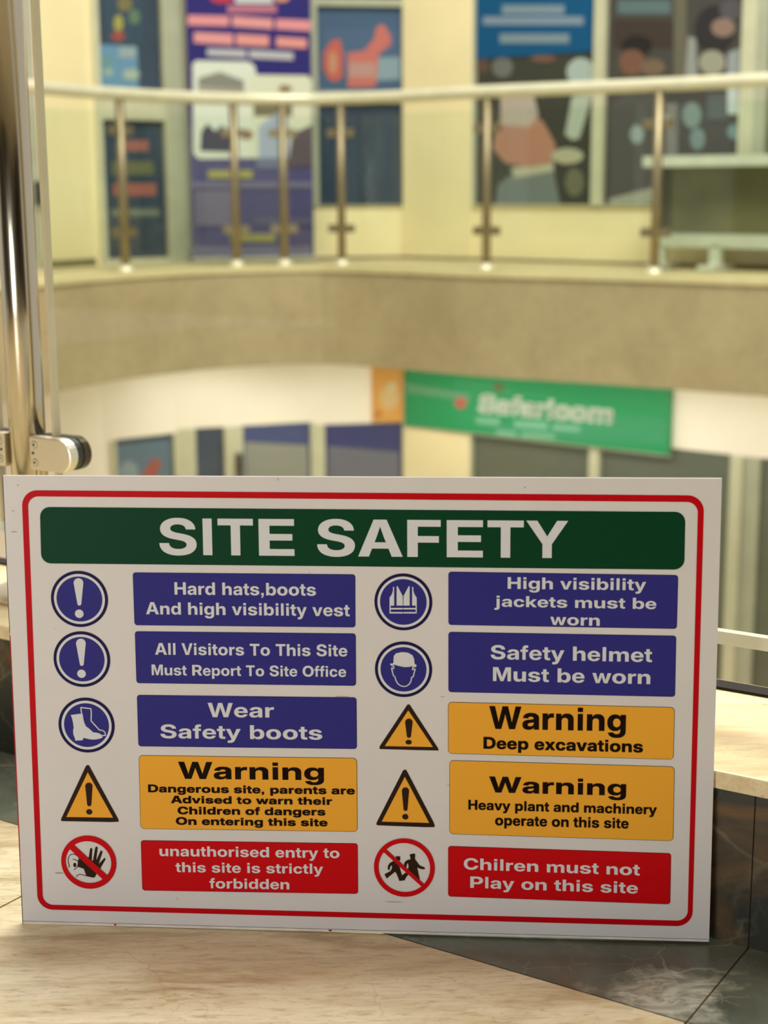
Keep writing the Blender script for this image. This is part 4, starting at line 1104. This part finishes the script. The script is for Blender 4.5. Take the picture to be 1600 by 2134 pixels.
def structure_root(name, i, s, z):
    fr, L = facet(i)
    return empty(name, fr(s, 0, z), kind='structure'), fr


# door at the far left, half behind the near post
r, fr = structure_root('door_1', 0, 0.9, Z0)
bars(r, fr, [(1.30, 1.40, Z0, 2.5), (0.42, 0.50, Z0, 2.5), (0.50, 1.30, 2.42, 2.5), (0.50, 1.30, Z0, Z0 + 0.1)], M['frame_grey'])
pane(r, fr, 0.50, 1.30, Z0 + 0.1, 2.42, M['frame'], 'leaf', 0.0)
b = MB()
b.box((1.345, 0.02, 0.54), (1.385, 0.06, 0.68), M['rubber'], fr)
b.build('door_handle', r)

# glazed shop door with stickers
r, fr = structure_root('door_2', 2, 0.3, Z0)
bars(r, fr, [(0.045, 0.088, Z0, 2.6), (0.535, 0.5585, Z0, 2.6), (0.088, 0.535, 1.067, 1.205), (0.088, 0.535, Z0, 0.19), (0.088, 0.535, 2.52, 2.6)], M['frame'])
pane(r, fr, 0.088, 0.535, 1.205, 2.52, M['pane_blue'])
pane(r, fr, 0.088, 0.535, 0.19, 1.067, M['pane_blue'])


def hazed(rgb):
    """print colour with the haze of glass reflections mixed in"""
    g = sum(rgb) / 3
    return tuple(round(0.78 * v + 0.10 * g + 0.12 * 108) for v in rgb)  # haze painted in by pulling the ink towards grey


def print_on(name, fr, shapes, off, parent=None, ground=None, step=0.0012):
    """flat printed sheet: ground rectangle plus shapes laid on it"""
    b = MB()
    if ground:
        s0, s1, z0, z1, rgb, th = ground
        b.box((s0, off - th, z0), (s1, off, z1), ink(rgb), fr)
    for k, (rgb, pts) in enumerate(shapes):
        o = off + step * (1 + k * 0.25)
        b.flat([pts], lambda s, z: fr(s, o, z), ink(hazed(rgb)))
    return b.build(name, parent, fix=False)


print_on('lettering', fr, DOOR_TEXT, -0.019, r)
tag(print_on('sticker', fr, STICKER_FIGURE, -0.015, None, (0.14, 0.42, 1.53, 2.3, (62, 78, 94), 0.003)),
    'dark blue window sticker with a yellow and red figure on the glazed shop door', 'sticker')
tag(print_on('poster', fr, PALE_POSTER, -0.014, None, (0.092, 0.369, 1.21, 1.525, (104, 142, 172), 0.003)),
    'pale blue square poster behind the far handrail on the glazed shop door', 'poster')

# wide pale door post beside it
r, fr = structure_root('trim_5', 3, 0.06, Z0)
bars(r, fr, [(0.0, 0.124, Z0, 2.6)], M['frame_grey'], 'post', (0.0, 0.03))

# window with the poster of a figure in red
r, fr = structure_root('window_1', 4, 0.3, SILL)
bars(r, fr, [(0.0, 0.062, SILL, 2.6), (0.636, 0.648, SILL, 2.6), (0.062, 0.636, 1.19, 1.268), (0.062, 0.636, 1.812, 1.86), (0.062, 0.636, SILL, SILL + 0.006)], M['frame_grey'])
pane(r, fr, 0.062, 0.636, SILL + 0.006, 1.19, M['pane_blue'])
pane(r, fr, 0.062, 0.636, 1.268, 1.812, M['pane_blue'])
pane(r, fr, 0.062, 0.636, 1.86, 2.6, M['pane_blue'])
tag(print_on('poster', fr, STAFF_POSTER, -0.014, None, (0.070, 0.634, 1.268, 1.810, (72, 94, 122), 0.003)),
    'blue poster with a figure in red, in the window right of the roll-up banner', 'poster')

# big shop window on the right
r, fr = structure_root('window_2', 6, 0.9, SILL)
MULL = [(0.0, 0.012), (0.905, 0.985), (1.884, 1.974), (2.8, 2.9)]
bars(r, fr, [(a, c, SILL, 2.6) for a, c in MULL] + [(0.012, 2.8, SILL, SILL + 0.008)], M['frame'])
bars(r, fr, [(1.974, 2.052, SILL, 2.6)], M['frame_grey'], 'side_frame')
pane(r, fr, 0.012, 0.905, SILL + 0.008, 2.6, M['pane_dark'])
pane(r, fr, 0.985, 1.884, SILL + 0.008, 2.6, M['pane_dark'])
pane(r, fr, 2.052, 2.8, SILL + 0.008, 2.6, M['pane_grey'])
tag(print_on('poster', fr, HAND_POSTER, -0.014, None, (0.02, 0.90, SILL + 0.012, 1.56, (66, 66, 59), 0.003)),
    'dark window poster of a large hand with grey sleeve, below the blue notice', 'poster')
tag(print_on('poster', fr, PEOPLE_POSTER, -0.014, None, (0.99, 1.880, SILL + 0.012, 1.95, (74, 71, 68), 0.003)),
    'dark window poster of people in jackets, behind the white desk', 'poster')
tag(print_on('notice', fr, BLUE_NOTICE, -0.006, None, (0.008, 0.892, 1.448, 2.02, (22, 82, 126), 0.003)),
    'blue notice with pale lines of writing hanging across the shop window', 'notice')

# ---- shop fronts one floor down
r, fr = structure_root('window_3', 2, 0.3, -2.0)
bars(r, fr, [(0.055, 0.09, ZLOW, -0.99), (0.52, 0.5585, ZLOW, -0.99)], M['frame'])
pane(r, fr, 0.09, 0.52, ZLOW, -0.99, M['pane_blue'])
tag(print_on('poster', fr, LOWER_POSTER, -0.012, None, (0.10, 0.515, -2.1, -1.03, (96, 118, 136), 0.003)),
    'blue poster with a red slash, lower glass left of the dark door handle', 'poster')
r, fr = structure_root('door_3', 3, 0.3, -2.0)
bars(r, fr, [(0.0, 0.12, ZLOW, -0.965), (0.32, 0.395, ZLOW, -0.965)], M['frame'])
pane(r, fr, 0.12, 0.32, ZLOW, -0.965, M['pane_blue'])
b = MB()
b.box((0.395, 0.0, -1.75), (0.435, 0.05, -1.15), M['rubber'], fr)
b.build('door_handle', r)
r, fr = structure_root('window_4', 3, 0.7, -2.0)
bars(r, fr, [(0.395, 0.45, ZLOW, -0.965), (0.935, 0.958, ZLOW, -0.965)], M['frame'])
pane(r, fr, 0.45, 0.935, ZLOW, -0.965, M['pane_blue'])
r2 = print_on('poster', fr, [((150, 150, 140), [(0.47, -2.2), (0.92, -2.2), (0.92, -1.13), (0.47, -1.08)])], -0.012, None, (0.46, 0.93, -2.25, -0.975, (72, 82, 128), 0.003))
tag(r2, 'grey poster with navy top, lower glass right of the dark door handle', 'poster')
r, fr = structure_root('window_5', 4, 0.3, -2.0)
bars(r, fr, [(0.0, 0.078, ZLOW, -0.985), (0.630, 0.642, ZLOW, -0.985)], M['frame'])
pane(r, fr, 0.078, 0.630, ZLOW, -0.985, M['pane_blue'])
r2 = print_on('poster', fr, [((110, 110, 128), [(0.10, -2.2), (0.61, -2.2), (0.61, -1.20), (0.10, -1.14)])], -0.012, None, (0.085, 0.625, -2.25, -0.99, (62, 66, 116), 0.003))
tag(r2, 'navy poster on the lower glass under the orange sign, beside the cream pillar', 'poster')
r, fr = structure_root('window_6', 6, 1.0, -2.0)
bars(r, fr, [(0.0, 0.012, ZLOW, -0.965), (0.937, 1.013, ZLOW, -0.965)], M['frame'])
bars(r, fr, [(1.93, 2.01, ZLOW, -0.965)], M['frame'], 'door_frame', (-0.04, 0.03))
bars(r, fr, [(2.01, 2.115, ZLOW, -0.965)], M['frame_grey'], 'door_stile', (-0.04, 0.01))
pane(r, fr, 0.012, 0.937, ZLOW, -0.965, M['pane_grey'])
pane(r, fr, 1.013, 1.93, ZLOW, -0.965, M['pane_grey'])
pane(r, fr, 2.115, 3.3, ZLOW, -0.965, M['pane_grey'])

# ---- signs on the lower bulkhead
fr, L = facet(6)
root = empty('shop_sign', fr(0.76, 0, -1.0), 'green shop sign with white lettering below the stone balcony edge', 'sign')
b = MB()
b.box((-0.535, 0.004, -1.0), (1.52, 0.05, -0.56), mat('green_sign_face', (0, 146, 88), 0.4), fr)
b.box((-0.541, 0.0, -1.012), (1.526, 0.045, -1.0), M['frame_grey'], fr)
b.build('sign_box', root)
print_on('graphics', fr, SHOP_SIGN, 0.0505, root)
b = MB()
write(b, 'Safaricom', 0.095, 1.115, 0.850, 0.838, 0.118, 0.012, lambda x, y: fr(x + 0.12 * (0.84 - y), 0.0545, -y), ink((226, 234, 220)))
b.build('lettering', root, fix=False)

fr, L = facet(4)
r2 = print_on('sign_panel', fr, ORANGE_SIGN, 0.03, None, (0.415, 0.632, -0.975, -0.56, (222, 160, 84), 0.028))
tag(r2, 'small square orange sign left of the green shop sign', 'sign')

# ------------------------------------------------------------------ roll-up banner on the gallery
fr, L = facet(3)


def bfr(s, off, z):
    return fr(s, off + 0.10, z)


root = empty('roll_up_banner', bfr(0.54, 0, Z0), 'tall navy roll-up banner with pink headline and house photos on the gallery', 'banner stand')
b = MB()
b.box((0.125, 0.0, Z0 + 0.02), (0.952, 0.004, 2.15), ink((50, 44, 112)), bfr)
b.box((0.125, 0.0041, Z0 + 0.02), (0.952, 0.0046, 1.03), ink((84, 80, 124)), bfr)
sheet = b.build('sheet', root)
print_on('artwork', bfr, ROLLUP, 0.005, sheet)
b = MB()
b.rbox((-0.05, Z0, 0.115), (0.05, Z0 + 0.035, 0.962), 0.012, M['frame_grey'], lambda x, y, z: bfr(z, x, y))
b.build('base', root)
b = MB()
b.tube([bfr(0.54, -0.02, Z0 + 0.03), bfr(0.54, -0.02, 2.15)], 0.008, M['steel'])
b.build('pole', root)
b = MB()
b.box((0.12, -0.012, 2.14), (0.957, 0.012, 2.17), M['steel'], bfr)
b.build('top_rail', root)

# ------------------------------------------------------------------ white desk on the gallery
fr, L = facet(6)


def dfr(s, off, z):
    return fr(s, off + 0.30, z)


root = empty('desk', dfr(2.1, 0, Z0), 'white topped desk with an olive front panel standing on the gallery at right', 'desk')
b = MB()
b.rbox((1.505, -0.17, 0.742), (2.75, 0.17, 0.802), 0.02, M['white_metal'], dfr)
b.build('top', root)
b = MB()
b.box((1.60, -0.01, 0.36), (2.66, 0.012, 0.742), M['olive'], dfr)
b.box((1.555, -0.012, 0.36), (1.62, 0.02, 0.742), M['olive_dark'], dfr)
b.build('front_panel', root)
b = MB()
b.box((1.56, -0.03, 0.285), (2.70, 0.03, 0.362), M['white_metal'], dfr)
b.build('rail', root)
for s0 in (1.56, 1.885, 2.60):
    b = MB()
    w = 0.035 if s0 < 1.6 else 0.07
    b.box((s0, -0.02, Z0 + 0.03), (s0 + w, 0.03, 0.30), M['white_metal'], dfr)
    b.build('leg', root)
    b = MB()
    b.rbox((s0 - 0.03, -0.16, Z0 + 0.0045), (s0 + w + 0.01, 0.13, Z0 + 0.034), 0.015, M['white_metal'], dfr)
    b.build('foot', root)

# ------------------------------------------------------------------ balustrade along the far gallery edge
inset = offset_curve(E, 0.10)


def at_x(x):
    for (x0, y0), (x1, y1) in zip(inset, inset[1:]):
        if x0 <= x <= x1:
            return (x, y0 + (y1 - y0) * (x - x0) / (x1 - x0))


POSTX = [-2.35, -1.505, -0.905, -0.615, -0.255, 0.605, 1.495, 2.55]
RAIL_Z = 1.168
root = empty('balustrade', (*at_x(-0.255), Z0), 'steel and glass balustrade with a round pale handrail along the far gallery', 'railing')
b = MB()
rail = [p for p in inset if -2.9 < p[0] < 3.2]
b.tube([(x, y, RAIL_Z) for x, y in rail], 0.036, M['handrail'], 20)
b.build('handrail', root)
for x in POSTX:
    px, py = at_x(x)
    b = MB()
    b.tube([(px, py, Z0), (px, py, RAIL_Z - 0.02)], 0.027, M['steel_dark'])
    p = b.build('post', root)
    b = MB()
    b.lathe([(0.052, 0.0), (0.052, 0.012), (0.036, 0.026), (0.024, 0.045)], M['handrail'], lambda X, Y, Z: (px + X, py + Y, Z0 + 0.004 + Z))
    b.build('flange', p)
    t = (Vector(at_x(x + 0.03)) - Vector(at_x(x - 0.03))).normalized()
    for sg in (-1, 1):
        for z in (0.385, 0.965):
            b = MB()
            b.rbox((0.02, z - 0.025, -0.016), (0.085, z + 0.025, 0.016), 0.012, M['steel_dark'],
                   lambda X, Y, Z: (px + t.x * sg * X - t.y * Z, py + t.y * sg * X + t.x * Z, Y))
            b.build('clamp', p)
for x0, x1 in zip(POSTX, POSTX[1:]):
    seg = [at_x(x0 + (x1 - x0) * k / 8) for k in range(9)]
    d = [Vector(q) for q in seg]
    seg[0] = tuple(d[0] + (d[1] - d[0]).normalized() * 0.045)
    seg[-1] = tuple(d[-1] + (d[-2] - d[-1]).normalized() * 0.045)
    b = MB()
    strip(b, seg, -0.004, 0.004, Z0 + 0.08, RAIL_Z - 0.1, M['glass'])
    b.build('glass_panel', root)

# ------------------------------------------------------------------ near balustrade on the curb
PT = Vector((-0.4217, 1.8083)).dot(D)
PZ = CURB_Z
root = empty('balustrade', tn(PT, POST_N, PZ), 'near steel post with clamped glass panes standing on the marble curb behind the sign', 'railing')
b = MB()
b.tube([tn(PT, POST_N, PZ), tn(PT, POST_N, PZ + 0.35), tn(PT, POST_N, 1.19)], 0.0212, M['steel'], 40)
post = b.build('post', root)
b = MB()
b.lathe([(0.052, 0.0), (0.052, 0.006), (0.049, 0.011), (0.036, 0.017), (0.026, 0.020), (0.0225, 0.034)], M['clampmetal'], lambda X, Y, Z: tn(PT + X, POST_N + Y, PZ + Z), 40)
b.build('flange', post)
b = MB()
b.tube([tn(-3.6, POST_N, 1.21), tn(3.2, POST_N, 1.21)], 0.025, M['steel'], 24)
b.build('handrail', root)


def glass_pane(t0, t1):
    b = MB()
    b.box((t0, POST_N - 0.005, 0.242), (t1, POST_N + 0.005, 1.12), M['glass'], tn)
    p = b.build('glass_panel', root)
    b = MB()
    b.box((t0, POST_N - 0.005, 0.230), (t1, POST_N + 0.005, 0.242), M['glassedge'], tn)
    tag(b.build('glass_edge', p), 'pale polished bottom edge of the glass')
    te = t0 if abs(t0 - PT) < abs(t1 - PT) else t1 - 0.004
    b = MB()
    b.box((te, POST_N - 0.0051, 0.242), (te + 0.004, POST_N + 0.0051, 1.12), M['glassside'], tn)
    tag(b.build('glass_edge', p), 'upright polished edge of the glass beside the post')


glass_pane(PT + 0.045, PT + 1.6)
glass_pane(PT - 1.6, PT - 0.045)

CZ = 0.3340


def clamp(sg):
    """D-shaped glass clamp reaching sideways from the post"""
    def cf(x, y, z):
        return tn(PT + sg * x, POST_N + z, CZ + y)
    h = 0.0198
    outline = [(0.0205, -h), (0.0205, h)]
    for k in range(13):
        a = math.pi / 2 - math.pi * k / 12
        outline.append((0.066 + h * math.cos(a), h * math.sin(a)))
    b = MB()
    # front half with a rolled edge
    steps = [(0.0, -0.006), (0.0, -0.0165), (0.0006, -0.0180), (0.0016, -0.0185)]
    rings = []
    for ins, z in steps:
        k = 1 - ins / h
        rings.append([cf(0.045 + (x - 0.045) * (1 - ins / 0.04), y * k, z) for x, y in outline])
    n = len(outline)
    vs = [p for r_ in rings for p in r_]
    fs = []
    for i in range(len(rings) - 1):
        fs += [(i * n + j, i * n + (j + 1) % n, (i + 1) * n + (j + 1) % n, (i + 1) * n + j) for j in range(n)]
    b.add(vs, fs, M['clampmetal'])
    b.add(rings[-1], [tuple(range(n))], M['clampmetal'])
    b.add(rings[0], [tuple(reversed(range(n)))], M['clampmetal'])
    c = b.build('clamp', root)
    b = MB()
    b.prism([(0.022 + (x - 0.022) * 0.97, y * 0.97) for x, y in outline], -0.006, 0.006, M['rubber'], cf)
    b.build('gasket', c)
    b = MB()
    b.prism(outline, 0.006, 0.0165, M['clamp_dark_reflection'], cf)
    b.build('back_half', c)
    for y in (0.0105, -0.0105):
        b = MB()
        b.lathe([(0.0047, 0.0), (0.0047, 0.0002)], M['rubber'], lambda X, Y, Z: cf(0.0285 + X, y + Y, -0.0185 - Z), 20)
        b.lathe([(0.0042, 0.0), (0.0042, 0.0005), (0.0036, 0.0008)], M['clampmetal'], lambda X, Y, Z: cf(0.0285 + X, y + Y, -0.0185 - Z), 20)
        b.lathe([(0.0018, 0.0), (0.0017, 0.0010)], M['rubber'], lambda X, Y, Z: cf(0.0285 + X, y + Y, -0.0185 - Z), 12)
        b.build('screw', c)
    b = MB()
    b.lathe([(0.0018, 0.0), (0.0017, 0.0005)], M['rubber'], lambda X, Y, Z: cf(0.0260 + X, 0.0005 + Y, -0.0185 - Z), 12)
    b.build('pin_hole', c)


clamp(1)
clamp(-1)

# ------------------------------------------------------------------ the site safety sign
sign = empty('site_safety_sign', (-0.02288, 1.23832, 0.0015),
             'large white site safety board with red border leaning on the marble curb', 'sign')
ax = Vector((0.99705, -0.07658, 0.00501)).normalized()
up = Vector((-0.00107, 0.05233, 1.0))
up = (up - ax * up.dot(ax)).normalized()
ay = up.cross(ax)
sign.rotation_euler = Matrix((ax, ay, up)).transposed().to_euler()


def sp(x, y, layer=0.0):
    """millimetres on the face (from its top left corner) to the sign's own space"""
    return (x / 1000 - 0.3, -0.00012 * layer, 0.4 - y / 1000)


def layer(k):
    return lambda x, y: sp(x, y, k)


b = MB()
b.box((-0.3, 0.0, 0.0), (0.3, 0.003, 0.4), M['board'])
b.box((-0.3, 0.0028, 0.3975), (0.3, 0.0034, 0.4003), M['core'])
# trimmed print: a thin dark cut line and the bare core along the bottom, dabs of red ink on it
b.flat([[(0.3, 397.3), (599.6, 397.6), (599.6, 397.95), (0.3, 397.65)]], layer(1), ink((70, 60, 56)))
b.flat([[(0.4, 397.65), (599.6, 397.95), (599.6, 400), (0.4, 400)]], layer(1), M['core'])
for x, w in ((82, 3.0), (272, 4.0)):
    b.flat([[(x, 398.0), (x + w, 398.2), (x + w * 0.7, 399.6), (x + w * 0.3, 399.4)]], layer(2), ink((150, 20, 24)))
b.flat([[(0.0, 136), (0.9, 140), (1.0, 240), (0.9, 330), (0.5, 352), (0.0, 352)]], layer(1), ink((170, 40, 44)))
b.flat([[(0.0, 0), (0.5, 0), (0.5, 136), (0.0, 136)]], layer(1), ink((60, 30, 28)))
b.flat([[(0.0, 352), (0.6, 352), (0.6, 400), (0.0, 400)]], layer(1), ink((40, 30, 26)))
for x, y, rx, ry in ((272, 60, 9, 1), (13, 8, .8, .7), (8, 48, 3, .5), (8, 30, 1.5, .4), (287, 189, 7, 1.4), (35, 352, 4, .8), (40, 132, .5, .4), (235, 2, .5, 1.2), (440, 8, .8, .8), (372, 187, 2, .4), (50, 224, .6, 1.5), (547, 208, 3, .4), (330, 371, 8, .5)):
    b.flat([ellipse(x, y, rx, ry, 12)], layer(1), ink((178, 166, 156)))
b.build('board', sign, world=False, fix=False)

b = MB()
ro, ri = rounded(BORDER, 13.5, 10), rounded(BORDER_IN, 9.0, 10)
b.flat([ro, ri], layer(2), SIGN['border'])
b.build('printed_border', sign, world=False, fix=False)


def panel_part(name, quad, lines, fill, edge, letters, r, label, edge_w):
    b = MB()
    out = rounded(quad, r, 7)
    cx = sum(p[0] for p in quad) / 4
    cy = sum(p[1] for p in quad) / 4
    inner_q = [(x + edge_w * (1 if x < cx else -1), y + edge_w * (1 if y < cy else -1)) for x, y in quad]
    if edge_w:
        b.flat([out], layer(2), edge)
        b.flat([rounded(inner_q, max(r - edge_w, 0.5), 7)], layer(3), fill)
    else:
        b.flat([out], layer(2), fill)
    p = b.build(name, sign, world=False, fix=False)
    tag(p, label)
    b = MB()
    for text, x0, x1, y0, y1, cap, bold in lines:
        write(b, text, x0, x1, y0, y1, cap, bold, layer(4), letters)
    b.build('lettering', p, world=False, fix=False)
    return p


panel_part('title_banner', BANNER[0], BANNER[1], SIGN['green'], SIGN['green'], SIGN['white'], 8.5, 'green banner reading SITE SAFETY', 0)
EDGE = {'blue': SIGN['blue_edge'], 'yellow': SIGN['ink'], 'red': SIGN['red_edge']}
for colour, quad, lines in PANELS:
    panel_part('notice_panel', quad, lines, SIGN[colour], EDGE[colour], SIGN['ink'] if colour == 'yellow' else SIGN['white'],
               3.6 if colour == 'yellow' else 2.6, colour + ' panel reading ' + ' '.join(l[0] for l in lines), 0.4)


def stroke(b, pts, w, material, k):
    for p, q in zip(pts, pts[1:]):
        p, q = Vector(p), Vector(q)
        d = q - p
        if d.length < 1e-6:
            continue
        n = Vector((-d.y, d.x)).normalized() * w / 2
        b.flat([[tuple(p + n), tuple(p - n), tuple(q - n), tuple(q + n)]], layer(k), material)
    for p in pts:
        b.flat([ellipse(p[0], p[1], w / 2, w / 2, 10)], layer(k), material)


NAMES = {'mandatory': 'blue round pictogram', 'warning': 'yellow triangular pictogram', 'prohibition': 'red ring pictogram'}
for kind, items in PICTOGRAMS:
    base, sym = MB(), MB()
    for j, it in enumerate(items):
        first = (kind == 'mandatory' and j < 2) or (kind == 'warning' and j < 2) or (kind == 'prohibition' and it[1] == 'red')
        b = base if first else sym
        k = 2 + j * 0.2 if first and kind != 'prohibition' else (4 if kind != 'prohibition' else (5 if first else 3))
        m_ = SIGN[it[1]]
        if it[0] == 'E':
            b.flat([ellipse(*it[2])], layer(k), SIGN['blue_edge'] if (kind == 'mandatory' and j == 0) else m_)
            if kind == 'mandatory' and j == 0:
                x, y, rx, ry = it[2]
                b.flat([ellipse(x, y, rx * 0.86, ry * 0.86)], layer(k + 0.1), m_)
        elif it[0] == 'R':
            x, y, rx, ry = it[2]
            b.flat([ellipse(x, y, rx, ry), ellipse(*it[3])], layer(k + 0.3), m_)
        elif it[0] == 'P':
            b.flat([it[2]], layer(k), m_)
        elif it[0] == 'L':
            stroke(b, it[2], it[3], m_, k)
    p = base.build('pictogram', sign, world=False, fix=False)
    tag(p, NAMES[kind])
    sym.build('symbol', p, world=False, fix=False)
